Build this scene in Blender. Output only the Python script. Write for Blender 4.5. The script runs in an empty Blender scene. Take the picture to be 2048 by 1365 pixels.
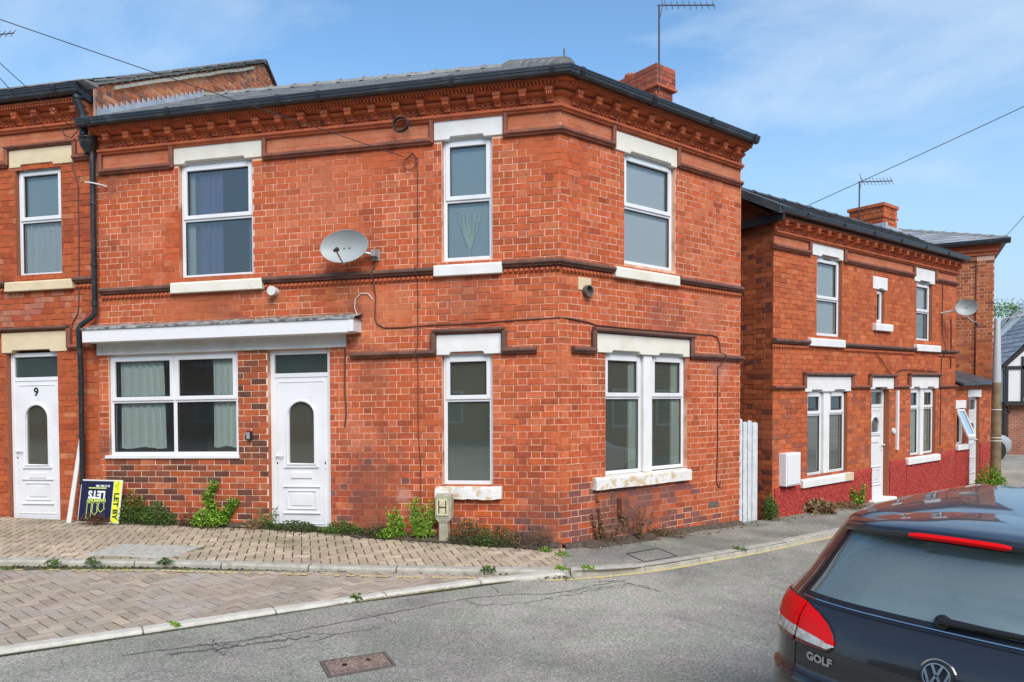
import bpy, bmesh, math, random
from mathutils import Vector, Matrix, noise

random.seed(11)
SKY_STRENGTH, SUN_STRENGTH, EXPOSURE = 0.12, 2.4, 0.76
CLX, CLY = 7.3, 0.9
scene = bpy.context.scene
R = math.radians
V = Vector

# ------------------------------------------------------------------ camera
CAM = V((1.16595, -8.75949, 2.02253))
cam_data = bpy.data.cameras.new("camera")
cam_data.sensor_width = 36.0
cam_data.lens = 36.0 * 1427.25 / 2048.0
cam_data.shift_x = 0.0
cam_data.shift_y = (833.32 - 682.5) / 2048.0
cam_data.clip_start = 0.05
cam_data.clip_end = 2000.0
camera = bpy.data.objects.new("camera", cam_data)
scene.collection.objects.link(camera)
_r = V((0.97981, 0.19990, -0.00311)); _d = V((0.00168, -0.02380, -0.99972)); _f = V((-0.19992, 0.97953, -0.02365))
camera.matrix_world = Matrix(((_r.x, -_d.x, -_f.x, CAM.x), (_r.y, -_d.y, -_f.y, CAM.y), (_r.z, -_d.z, -_f.z, CAM.z), (0, 0, 0, 1)))
scene.camera = camera

# ------------------------------------------------------------------ sky and sun
SUN_EL, SUN_AZ = 44.0, 152.0          # azimuth clockwise from +Y
world = bpy.data.worlds.new("World"); scene.world = world; world.use_nodes = True
wn = world.node_tree.nodes; wl = world.node_tree.links
for nd in list(wn): wn.remove(nd)
wo = wn.new("ShaderNodeOutputWorld"); bg = wn.new("ShaderNodeBackground")
sky = wn.new("ShaderNodeTexSky"); sky.sky_type = 'NISHITA'; sky.sun_disc = False
sky.sun_elevation = R(SUN_EL); sky.sun_rotation = R(SUN_AZ)
sky.air_density = 1.0; sky.dust_density = 0.6; sky.ozone_density = 1.2
tc = wn.new("ShaderNodeTexCoord")
sep = wn.new("ShaderNodeSeparateXYZ"); wl.new(tc.outputs["Generated"], sep.inputs[0])
zc = wn.new("ShaderNodeMath"); zc.operation = 'MAXIMUM'; wl.new(sep.outputs["Z"], zc.inputs[0]); zc.inputs[1].default_value = 0.0
za = wn.new("ShaderNodeMath"); za.operation = 'ADD'; wl.new(zc.outputs[0], za.inputs[0]); za.inputs[1].default_value = 0.18
dx = wn.new("ShaderNodeMath"); dx.operation = 'DIVIDE'; wl.new(sep.outputs["X"], dx.inputs[0]); wl.new(za.outputs[0], dx.inputs[1])
dy = wn.new("ShaderNodeMath"); dy.operation = 'DIVIDE'; wl.new(sep.outputs["Y"], dy.inputs[0]); wl.new(za.outputs[0], dy.inputs[1])
cb = wn.new("ShaderNodeCombineXYZ"); wl.new(dx.outputs[0], cb.inputs[0]); wl.new(dy.outputs[0], cb.inputs[1])
mp = wn.new("ShaderNodeMapping"); mp.inputs["Location"].default_value = (CLX, CLY, 0.0); mp.inputs["Scale"].default_value = (0.85, 1.35, 1.0)
wl.new(cb.outputs[0], mp.inputs[0])
cn = wn.new("ShaderNodeTexNoise"); cn.inputs["Scale"].default_value = 1.1; cn.inputs["Detail"].default_value = 9; cn.inputs["Roughness"].default_value = 0.56
cn.inputs["Distortion"].default_value = 0.35
wl.new(mp.outputs[0], cn.inputs["Vector"])
cr = wn.new("ShaderNodeValToRGB"); cr.color_ramp.elements[0].position = 0.53; cr.color_ramp.elements[1].position = 0.84
cr.color_ramp.elements[0].color = (0, 0, 0, 1); cr.color_ramp.elements[1].color = (0.85, 0.85, 0.85, 1)
wl.new(cn.outputs["Fac"], cr.inputs[0])
mx = wn.new("ShaderNodeMix"); mx.data_type = 'RGBA'
wl.new(cr.outputs[0], mx.inputs[0]); wl.new(sky.outputs[0], mx.inputs[6]); mx.inputs[7].default_value = (5.2, 4.6, 4.7, 1)
hz_ = wn.new("ShaderNodeMapRange"); wl.new(zc.outputs[0], hz_.inputs[0]); hz_.inputs[1].default_value = 0.0; hz_.inputs[2].default_value = 0.42; hz_.inputs[3].default_value = 1.12; hz_.inputs[4].default_value = 0.0
mh = wn.new("ShaderNodeMix"); mh.data_type = 'RGBA'; wl.new(hz_.outputs[0], mh.inputs[0]); wl.new(mx.outputs[2], mh.inputs[6]); mh.inputs[7].default_value = (2.95, 3.12, 3.65, 1)
ms_ = wn.new("ShaderNodeMix"); ms_.data_type = 'RGBA'; ms_.blend_type = 'MULTIPLY'; ms_.inputs[0].default_value = 1.0; ms_.inputs[7].default_value = (.83, 1.07, 1.15, 1)
wl.new(mh.outputs[2], ms_.inputs[6]); wl.new(ms_.outputs[2], bg.inputs[0]); bg.inputs[1].default_value = SKY_STRENGTH
wl.new(bg.outputs[0], wo.inputs[0])

sun_data = bpy.data.lights.new("sun", 'SUN'); sun_data.energy = SUN_STRENGTH; sun_data.angle = R(40.0); sun_data.color = (1.0, 0.91, 0.82)
sun = bpy.data.objects.new("sun", sun_data); scene.collection.objects.link(sun)
sd = V((math.sin(R(SUN_AZ)) * math.cos(R(SUN_EL)), math.cos(R(SUN_AZ)) * math.cos(R(SUN_EL)), math.sin(R(SUN_EL))))
sun.rotation_euler = sd.to_track_quat('Z', 'Y').to_euler()
sun.location = sd * 30

vs = scene.view_settings
scene.display_settings.display_device = 'sRGB'
vs.view_transform = 'Standard'; vs.look = 'None'; vs.gamma = 1.0; vs.exposure = EXPOSURE; vs.use_curve_mapping = False
scene.cycles.max_bounces = 7; scene.cycles.transparent_max_bounces = 12
scene.cycles.caustics_reflective = False; scene.cycles.caustics_refractive = False

# ------------------------------------------------------------------ materials
MAT = {}
def _nodes(name):
    m = bpy.data.materials.new(name); m.use_nodes = True
    nt = m.node_tree
    for nd in list(nt.nodes): nt.nodes.remove(nd)
    out = nt.nodes.new("ShaderNodeOutputMaterial")
    return m, nt, out
def _pos(nt, scale=None):
    g = nt.nodes.new("ShaderNodeNewGeometry")
    return g.outputs["Position"]
def _noise(nt, vec, scale, detail=4, rough=.55, dist=0.0):
    t = nt.nodes.new("ShaderNodeTexNoise"); t.inputs["Scale"].default_value = scale; t.inputs["Detail"].default_value = detail
    t.inputs["Roughness"].default_value = rough; t.inputs["Distortion"].default_value = dist
    nt.links.new(vec, t.inputs["Vector"]); return t.outputs["Fac"]
def _ramp(nt, fac, p0, p1, c0=(0, 0, 0, 1), c1=(1, 1, 1, 1)):
    r = nt.nodes.new("ShaderNodeValToRGB"); r.color_ramp.elements[0].position = p0; r.color_ramp.elements[1].position = p1
    r.color_ramp.elements[0].color = c0; r.color_ramp.elements[1].color = c1
    nt.links.new(fac, r.inputs[0]); return r.outputs[0]
def _mix(nt, fac, a, b, mode='MIX'):
    m = nt.nodes.new("ShaderNodeMix"); m.data_type = 'RGBA'; m.blend_type = mode
    for sock, v in ((0, fac), (6, a), (7, b)):
        if isinstance(v, (int, float)): m.inputs[sock].default_value = v
        elif isinstance(v, tuple): m.inputs[sock].default_value = (v[0], v[1], v[2], 1)
        else: nt.links.new(v, m.inputs[sock])
    return m.outputs[2]
def _math(nt, op, a, b=0.0):
    m = nt.nodes.new("ShaderNodeMath"); m.operation = op
    for i, v in enumerate((a, b)):
        if isinstance(v, (int, float)): m.inputs[i].default_value = v
        else: nt.links.new(v, m.inputs[i])
    return m.outputs[0]
def _bump(nt, h, strength, dist):
    b = nt.nodes.new("ShaderNodeBump"); b.inputs["Strength"].default_value = strength; b.inputs["Distance"].default_value = dist
    nt.links.new(h, b.inputs["Height"]); return b.outputs[0]

def pm(name, col, rough=.65, col2=None, vscale=6.0, v0=.4, v1=.65, fine=.12, fscale=60.0, bump=0.0, bscale=70.0, bdist=.004,
       spec=.4, metal=0.0, attr=False, coat=0.0, col3=None, s3=2.0, a3=.55, b3=.72):
    """procedural principled material: base colour, a second colour in patches, a third (dirt, moss), fine grain, relief"""
    m, nt, out = _nodes(name)
    p = nt.nodes.new("ShaderNodeBsdfPrincipled"); nt.links.new(p.outputs[0], out.inputs[0])
    pos = _pos(nt)
    c = col
    if attr:
        a = nt.nodes.new("ShaderNodeAttribute"); a.attribute_name = "piece_colour"
        oi = nt.nodes.new("ShaderNodeObjectInfo")
        c = _mix(nt, 1.0, a.outputs["Color"], oi.outputs["Color"], 'MULTIPLY')
    if col2 is not None:
        c = _mix(nt, _ramp(nt, _noise(nt, pos, vscale, 5), v0, v1), c, col2)
    if col3 is not None:
        c = _mix(nt, _ramp(nt, _noise(nt, pos, s3, 6, .6), a3, b3), c, col3)
    if name == "mortar_pale": c = _mix(nt, .85, c, _stains(nt, pos, c))
    if fine > 0:
        f = _ramp(nt, _noise(nt, pos, fscale, 3), .25, .75, (1 - fine, 1 - fine, 1 - fine, 1), (1 + fine, 1 + fine, 1 + fine, 1))
        c = _mix(nt, 1.0, c, f, 'MULTIPLY')
    if isinstance(c, tuple): p.inputs["Base Color"].default_value = (c[0], c[1], c[2], 1)
    else: nt.links.new(c, p.inputs["Base Color"])
    p.inputs["Roughness"].default_value = rough; p.inputs["Metallic"].default_value = metal
    p.inputs["Specular IOR Level"].default_value = spec
    if coat: p.inputs["Coat Weight"].default_value = coat; p.inputs["Coat Roughness"].default_value = .03
    if bump > 0: nt.links.new(_bump(nt, _noise(nt, pos, bscale, 4), bump, bdist), p.inputs["Normal"])
    MAT[name] = m
    return m

# stains with a place and shape of their own on the corner house: (centre, radius, colour, strength)
_ub = (math.cos(.8623152), math.sin(.8623152))
STAINS = [((-2.5, 0, 1.0), .75, (.15, .06, .048), .75), ((-2.55, 0, .42), .6, (.17, .055, .035), .8), ((-.25, 0, .55), .6, (.13, .06, .05), .6), ((1.3 * _ub[0], 1.3 * _ub[1], .62), .95, (.17, .085, .075), .75),
          ((-2.62, 0, 3.22), .32, (.12, .05, .035), .8), ((-2.5, 0, 2.42), .5, (.22, .08, .05), .6), ((-6.35, 0, 5.15), .4, (.14, .06, .04), .7), ((-1.2, 0, 3.38), .6, (.24, .09, .06), .5), ((-4.7, 0, 3.4), .8, (.20, .07, .045), .5), ((-6.5, 0, 1.4), .35, (.12, .05, .035), .7),
          ((-2.3, 0, 3.25), .55, (.56, .17, .075), .85), ((0, 0, 2.48), .45, (.54, .15, .06), .8), ((0, 0, 1.52), .26, (.56, .14, .05), .9), ((-.02, 0, 1.1), .22, (.55, .14, .05), .8), ((-2.9, 0, 5.2), 1.0, (.50, .13, .055), .6), ((-5.3, 0, 3.3), .7, (.48, .13, .055), .7), ((2.9 * _ub[0], 2.9 * _ub[1], 3.3), .5, (.55, .20, .12), .5),
          ((-2.7, 0, 1.62), .45, (.56, .26, .18), .3), ((-2.05, 0, .78), .16, (.62, .40, .32), .55), ((-5.9, 0, 4.3), .45, (.54, .20, .12), .3), ((-3.3, 0, 4.6), .9, (.54, .18, .10), .4), ((1.9 * _ub[0], 1.9 * _ub[1], 3.05), .5, (.26, .09, .07), .6), ((3.2 * _ub[0], 3.2 * _ub[1], 2.5), .4, (.58, .3, .22), .5)]
def _stains(nt, pos, c):
    n1 = _noise(nt, pos, 3.4, 7, .7, .4); n2 = _noise(nt, pos, 4.6, 6, .65, .2)
    for i, (ctr, rad, col, k) in enumerate(STAINS):
        d = nt.nodes.new("ShaderNodeVectorMath"); d.operation = 'DISTANCE'; nt.links.new(pos, d.inputs[0]); d.inputs[1].default_value = ctr
        f = _math(nt, 'SUBTRACT', _math(nt, 'MULTIPLY', n1 if i % 2 else n2, 2.0), _math(nt, 'DIVIDE', d.outputs["Value"], rad))
        c = _mix(nt, _math(nt, 'MULTIPLY', _ramp(nt, f, .15, .75), k), c, col)
    return c
def brick_material(name, wash=None, w0=.5, w1=.7, soot=.35):
    """brick faces: one colour per brick, blotches, faint efflorescence, soot"""
    m, nt, out = _nodes(name)
    p = nt.nodes.new("ShaderNodeBsdfPrincipled"); nt.links.new(p.outputs[0], out.inputs[0])
    pos = _pos(nt)
    a = nt.nodes.new("ShaderNodeAttribute"); a.attribute_name = "piece_colour"
    oi = nt.nodes.new("ShaderNodeObjectInfo")
    c = _mix(nt, 1.0, a.outputs["Color"], oi.outputs["Color"], 'MULTIPLY')
    bl = _ramp(nt, _noise(nt, pos, 14.0, 4, .6), .3, .72, (.78, .74, .72, 1), (1.16, 1.14, 1.12, 1))
    c = _mix(nt, 1.0, c, bl, 'MULTIPLY')
    if wash is not None:
        c = _mix(nt, _math(nt, 'MULTIPLY', _ramp(nt, _noise(nt, pos, 1.1, 5, .6), w0, w1), .5), c, wash)
    c = _mix(nt, _math(nt, 'MULTIPLY', _ramp(nt, _noise(nt, pos, 1.5, 7, .68), .50, .74), soot), c, (.13, .055, .038))
    c = _mix(nt, _math(nt, 'MULTIPLY', _ramp(nt, _noise(nt, pos, 3.1, 5, .7, .6), .66, .76), .45), c, (.62, .40, .31))
    if name == "brick_red": c = _mix(nt, .72, c, _stains(nt, pos, c))
    g = _ramp(nt, _noise(nt, pos, 140.0, 2), .2, .8, (.9, .9, .9, 1), (1.08, 1.08, 1.08, 1))
    c = _mix(nt, 1.0, c, g, 'MULTIPLY')
    nt.links.new(c, p.inputs["Base Color"]); p.inputs["Roughness"].default_value = .82; p.inputs["Specular IOR Level"].default_value = .25
    nt.links.new(_bump(nt, _noise(nt, pos, 90.0, 5, .65), .5, .004), p.inputs["Normal"])
    MAT[name] = m
def glass_material(name, tint, veil, veil_col, refl, rough=0.0):
    m, nt, out = _nodes(name)
    tr = nt.nodes.new("ShaderNodeBsdfTransparent"); tr.inputs[0].default_value = (*tint, 1)
    gl = nt.nodes.new("ShaderNodeBsdfGlossy"); gl.inputs["Roughness"].default_value = rough; gl.inputs[0].default_value = (.95, 1, 1, 1)
    df = nt.nodes.new("ShaderNodeBsdfDiffuse"); df.inputs[0].default_value = (*veil_col, 1)
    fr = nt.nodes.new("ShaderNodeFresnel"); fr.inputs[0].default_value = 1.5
    m1 = nt.nodes.new("ShaderNodeMixShader"); m1.inputs[0].default_value = veil  # diffuse veil: painted brightness in clear panes, real frosting in the obscure ones
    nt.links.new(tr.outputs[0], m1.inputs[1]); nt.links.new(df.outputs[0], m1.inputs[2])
    m2 = nt.nodes.new("ShaderNodeMixShader")
    fac = _math(nt, 'MINIMUM', _math(nt, 'ADD', _math(nt, 'MULTIPLY', fr.outputs[0], 1.4), refl), 1.0)
    nt.links.new(fac, m2.inputs[0]); nt.links.new(m1.outputs[0], m2.inputs[1]); nt.links.new(gl.outputs[0], m2.inputs[2])
    nt.links.new(m2.outputs[0], out.inputs[0]); MAT[name] = m
def far_brick(name, c1, c2, mort, rot=None, sc=1.0):
    """brickwork too far off or out of sight to pick apart"""
    m, nt, out = _nodes(name)
    p = nt.nodes.new("ShaderNodeBsdfPrincipled"); nt.links.new(p.outputs[0], out.inputs[0])
    t = nt.nodes.new("ShaderNodeTexCoord")
    b = nt.nodes.new("ShaderNodeTexBrick"); b.inputs["Color1"].default_value = (*c1, 1); b.inputs["Color2"].default_value = (*c2, 1)
    b.inputs["Mortar"].default_value = (*mort, 1); b.inputs["Scale"].default_value = 1.0
    b.inputs["Mortar Size"].default_value = .006; b.inputs["Brick Width"].default_value = .229; b.inputs["Row Height"].default_value = .083
    nt.links.new(t.outputs["UV"], b.inputs["Vector"])
    c = _mix(nt, 1.0, b.outputs["Color"], _ramp(nt, _noise(nt, _pos(nt), 1.4, 6, .6), .3, .7, (.75, .72, .7, 1), (1.15, 1.15, 1.15, 1)), 'MULTIPLY')
    nt.links.new(c, p.inputs["Base Color"]); p.inputs["Roughness"].default_value = .85
    nt.links.new(_bump(nt, b.outputs["Fac"], -.4, .006), p.inputs["Normal"])
    MAT[name] = m

brick_material("brick_red", wash=(.54, .145, .06), soot=.5)
brick_material("brick_orange", wash=(.50, .17, .09), w0=.55, w1=.75, soot=.35)
brick_material("brick_multi", soot=.15)
pm("mortar_pale", (.74, .45, .32), .9, col2=(.46, .12, .05), vscale=.7, v0=.52, v1=.60, fine=.15, bump=.4, col3=(.36, .16, .09), s3=2.4, a3=.55, b3=.68)
pm("mortar_cream", (.84, .64, .46), .9, fine=.15, bump=.4)
pm("mortar_red", (.30, .105, .055), .9, col2=(.52, .30, .19), vscale=1.3, v0=.60, v1=.72, fine=.15, bump=.4)
pm("terracotta", (.50, .125, .048), .75, col2=(.33, .085, .04), vscale=5, v0=.45, v1=.7, fine=.1, bump=.25, col3=(.12, .05, .035), s3=1.6, a3=.6, b3=.8)
pm("terracotta_bright", (.54, .14, .052), .75, col2=(.40, .095, .04), vscale=5, v0=.45, v1=.7, fine=.1, bump=.25)
pm("panel_brick", (.50, .145, .065), .8, col2=(.56, .21, .11), vscale=3, v0=.4, v1=.65, fine=.1, bump=.3, col3=(.3, .09, .045), s3=4, a3=.55, b3=.75)
pm("band_brown", (.115, .058, .043), .6, col2=(.18, .085, .06), vscale=7, fine=.15, bump=.3, col3=(.22, .17, .14), s3=5, a3=.64, b3=.76)
pm("moulding_red", (.26, .085, .048), .65, col2=(.15, .06, .042), vscale=6, fine=.12, bump=.3)
pm("stone_cream", (.73, .70, .61), .75, col2=(.66, .60, .47), vscale=3.5, v0=.5, v1=.75, fine=.06, bump=.15, col3=(.38, .32, .22), s3=7, a3=.68, b3=.8)
pm("stone_buff", (.68, .56, .37), .75, col2=(.62, .50, .32), vscale=4, fine=.06, bump=.15)
pm("stone_white", (.76, .76, .75), .7, col2=(.70, .69, .65), vscale=4, fine=.05, bump=.12, col3=(.45, .42, .36), s3=9, a3=.70, b3=.82)
pm("stone_peeling", (.74, .72, .68), .8, col2=(.60, .47, .30), vscale=11, v0=.52, v1=.6, fine=.1, bump=.7, bscale=25, bdist=.01, col3=(.2, .16, .12), s3=17, a3=.66, b3=.74)
pm("upvc_white", (.74, .75, .765), .3, fine=.02, spec=.45, col2=(.66, .665, .66), vscale=2.2, v0=.45, v1=.75, col3=(.52, .51, .47), s3=7, a3=.66, b3=.82)
pm("paint_white", (.73, .73, .74), .5, fine=.05, col3=(.5, .49, .46), s3=8, a3=.66, b3=.8)
pm("paint_grey_white", (.62, .62, .60), .6, fine=.06, col2=(.5, .5, .47), vscale=3)
pm("gasket", (.02, .02, .022), .6, fine=0)
pm("black_plastic", (.018, .019, .022), .35, fine=.1, spec=.5, col3=(.05, .05, .05), s3=6)
pm("gutter_black", (.022, .025, .030), .32, fine=.08, spec=.6, col3=(.06, .065, .07), s3=5)
pm("slate", (.17, .18, .185), .5, attr=True, fine=.15, bump=.4, col3=(.30, .31, .28), s3=4, a3=.62, b3=.78)
pm("ridge_tile", (.19, .19, .18), .75, col2=(.27, .27, .25), vscale=9, fine=.15, bump=.4, col3=(.36, .35, .27), s3=11, a3=.6, b3=.72)
pm("dark_slate", (.055, .06, .068), .55, fine=.15, bump=.3, col2=(.09, .095, .1), vscale=5)
pm("lead", (.40, .45, .50), .5, metal=.25, fine=.08, col2=(.52, .56, .6), vscale=6, bump=.15)
pm("verge_mortar", (.50, .46, .36), .9, col2=(.36, .35, .28), vscale=9, fine=.15, bump=.7, bscale=30, bdist=.012)
pm("felt", (.33, .33, .31), .9, col2=(.09, .09, .085), vscale=11, v0=.42, v1=.6, fine=.2, bump=.5)
pm("kerb", (.35, .335, .28), .9, col2=(.46, .435, .37), vscale=9, fine=.2, fscale=150, bump=.5, col3=(.15, .16, .075), s3=5, a3=.60, b3=.76)
pm("kerb_white", (.56, .54, .47), .9, col3=(.26, .25, .17), s3=4, a3=.58, b3=.76, col2=(.46, .44, .38), vscale=9, fine=.2, fscale=150, bump=.5)
pm("concrete", (.46, .445, .39), .95, col2=(.36, .345, .30), vscale=14, fine=.25, fscale=110, bump=.6, col3=(.17, .18, .08), s3=5, a3=.62, b3=.76)
pm("paver_pink", (1, 1, 1), .9, attr=True, col3=(.20, .18, .13), s3=1.1, a3=.56, b3=.78, fine=.22, fscale=120, bump=.6, bscale=120, col2=(.38, .34, .30), vscale=2.5, v0=.5, v1=.75)
pm("paver_buff", (1, 1, 1), .9, attr=True, col3=(.16, .15, .075), s3=1.3, a3=.56, b3=.75, fine=.22, fscale=120, bump=.6, bscale=120, col2=(.30, .25, .18), vscale=1.6, v0=.5, v1=.72)
pm("mossy_joint", (.075, .066, .04), 1.0, col2=(.095, .12, .028), vscale=4, v0=.42, v1=.56, fine=.3, bump=.6, bscale=90, col3=(.05, .04, .03), s3=3)
pm("soil", (.075, .055, .038), 1.0, col2=(.13, .10, .07), vscale=16, fine=.4, bump=.8, bscale=60, bdist=.02)
pm("yellow_paint", (.62, .50, .20), .8, col2=(.42, .37, .26), vscale=22, v0=.5, v1=.6, fine=.15)
pm("crack", (.11, .105, .095), 1.0, fine=.3)
pm("cast_iron", (.18, .13, .105), .75, col2=(.27, .20, .165), vscale=30, fine=.2, bump=.3, spec=.3)
pm("cast_iron_dark", (.10, .085, .075), .8, col2=(.15, .13, .115), vscale=25, fine=.25, bump=.5)
pm("red_render", (.47, .062, .042), .9, col3=(.30, .12, .09), s3=3, a3=.6, b3=.8, col2=(.27, .022, .02), vscale=25, v0=.4, v1=.6, fine=.25, bump=1.0, bscale=28, bdist=.02)
pm("curtain_mint", (.80, .92, .82), .9, fine=.04, fscale=200)
pm("net_curtain", (.70, .74, .72), .9, fine=.04, fscale=200)
pm("curtain_blue", (.20, .24, .46), .9, col2=(.28, .20, .36), vscale=5, fine=.06)
pm("curtain_rose", (.35, .27, .28), .9, fine=.08)
pm("blind_blue", (.44, .58, .61), .9, fine=.02)
pm("blind_white", (.84, .88, .90), .9, fine=.02)
pm("room_wall", (.42, .42, .34), .95, fine=.04)
pm("room_floor", (.16, .11, .07), .8, fine=.1)
pm("dish_grey", (.36, .385, .38), .45, fine=.03, col3=(.34, .37, .37), s3=6)
pm("galvanised", (.42, .45, .47), .45, metal=.5, fine=.08)
pm("aerial_metal", (.10, .10, .105), .5, metal=.6, fine=.05)
pm("board_navy", (.012, .014, .050), .4, fine=.05)
pm("board_yellow", (.72, .80, .035), .5, fine=.03)
pm("board_back", (.66, .66, .63), .6, fine=.04)
pm("ink_white", (.80, .82, .82), .6, fine=0)
pm("ink_lime", (.62, .72, .14), .6, fine=0)
pm("ink_black", (.012, .012, .014), .6, fine=0)
pm("hydrant_concrete", (.40, .37, .28), .9, col2=(.30, .29, .2), vscale=14, fine=.2, bump=.5)
pm("hydrant_yellow", (.62, .58, .36), .6, col2=(.50, .46, .30), vscale=22, fine=.1)
pm("timber_white", (.66, .68, .70), .65, col2=(.55, .57, .58), vscale=9, fine=.08, bump=.2)
pm("cable", (.10, .045, .032), .6, fine=.1)
pm("cable_dark", (.03, .028, .028), .6, fine=.1)
pm("post_brown", (.17, .12, .065), .75, col2=(.26, .19, .11), vscale=4, fine=.15, bump=.3, col3=(.1, .09, .05), s3=3)
pm("post_grey", (.45, .48, .49), .5, fine=.05)
pm("half_timber", (.02, .02, .022), .6, fine=.1)
pm("plaster_white", (.66, .67, .68), .8, fine=.05)
pm("leaf_mid", (.075, .15, .03), .7, attr=True, fine=.2, fscale=40, spec=.3)
pm("bark", (.09, .065, .04), .9, fine=.3, bump=.8)
pm("litter_white", (.55, .52, .45), .8, fine=.1)
glass_material("glass_clear", (.94, .98, .95), .16, (.38, .46, .37), .12)  # diffuse share paints brightness into the dim panes, over a little grime
glass_material("glass_shop", (.98, 1.0, .99), .03, (.5, .58, .55), .0)
glass_material("glass_dark", (.90, .95, .95), .05, (.28, .34, .38), .07)
glass_material("glass_upper", (.98, 1.0, .99), .04, (.5, .58, .6), .05)
glass_material("glass_frosted", (.25, .36, .33), .45, (.09, .14, .125), .05, rough=.12)
glass_material("glass_obscure", (.4, .42, .36), .45, (.14, .135, .10), .05, rough=.05)
far_brick("far_brick_red", (.42, .12, .055), (.32, .085, .045), (.40, .2, .13))
far_brick("far_brick_orange", (.42, .14, .055), (.28, .085, .04), (.46, .27, .17))
far_brick("far_brick_left", (.42, .10, .037), (.35, .08, .032), (.34, .13, .07))
far_brick("far_brick_dark", (.33, .13, .08), (.25, .09, .055), (.38, .27, .2))

def asphalt_material(name, base, light, scale_patch):
    m, nt, out = _nodes(name)
    p = nt.nodes.new("ShaderNodeBsdfPrincipled"); nt.links.new(p.outputs[0], out.inputs[0])
    pos = _pos(nt)
    vo = nt.nodes.new("ShaderNodeTexVoronoi"); vo.inputs["Scale"].default_value = 95.0; nt.links.new(pos, vo.inputs["Vector"])
    st = _ramp(nt, vo.outputs["Distance"], .05, .55, (1.45, 1.42, 1.38, 1), (.62, .62, .62, 1))
    big = _ramp(nt, _noise(nt, pos, scale_patch, 7, .62, .6), .40, .60, (*base, 1), (*light, 1))
    c = _mix(nt, 1.0, big, st, 'MULTIPLY')
    dk = _ramp(nt, _noise(nt, pos, 1.1, 8, .72, .8), .54, .72)
    c = _mix(nt, _math(nt, 'MULTIPLY', dk, .55), c, (.10, .10, .095))
    md = _ramp(nt, _noise(nt, pos, 42.0, 3, .7), .3, .7, (.62, .62, .62, 1), (1.36, 1.36, 1.34, 1))
    tn = _ramp(nt, _noise(nt, pos, 2.6, 4, .6), .4, .65, (.92, .97, .88, 1), (1.06, 1.0, 1.0, 1))
    c = _mix(nt, 1.0, c, tn, 'MULTIPLY')
    c = _mix(nt, 1.0, c, md, 'MULTIPLY')
    sp = _ramp(nt, _noise(nt, pos, 120.0, 2), .62, .72)
    c = _mix(nt, _math(nt, 'MULTIPLY', sp, .6), c, (.42, .41, .38))
    nt.links.new(c, p.inputs["Base Color"]); p.inputs["Roughness"].default_value = .88; p.inputs["Specular IOR Level"].default_value = .3
    nt.links.new(_bump(nt, vo.outputs["Distance"], -.7, .006), p.inputs["Normal"])
    MAT[name] = m
asphalt_material("asphalt", (.30, .292, .265), (.47, .455, .41), .40)
asphalt_material("asphalt_path", (.24, .238, .215), (.37, .36, .32), .9)

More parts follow.
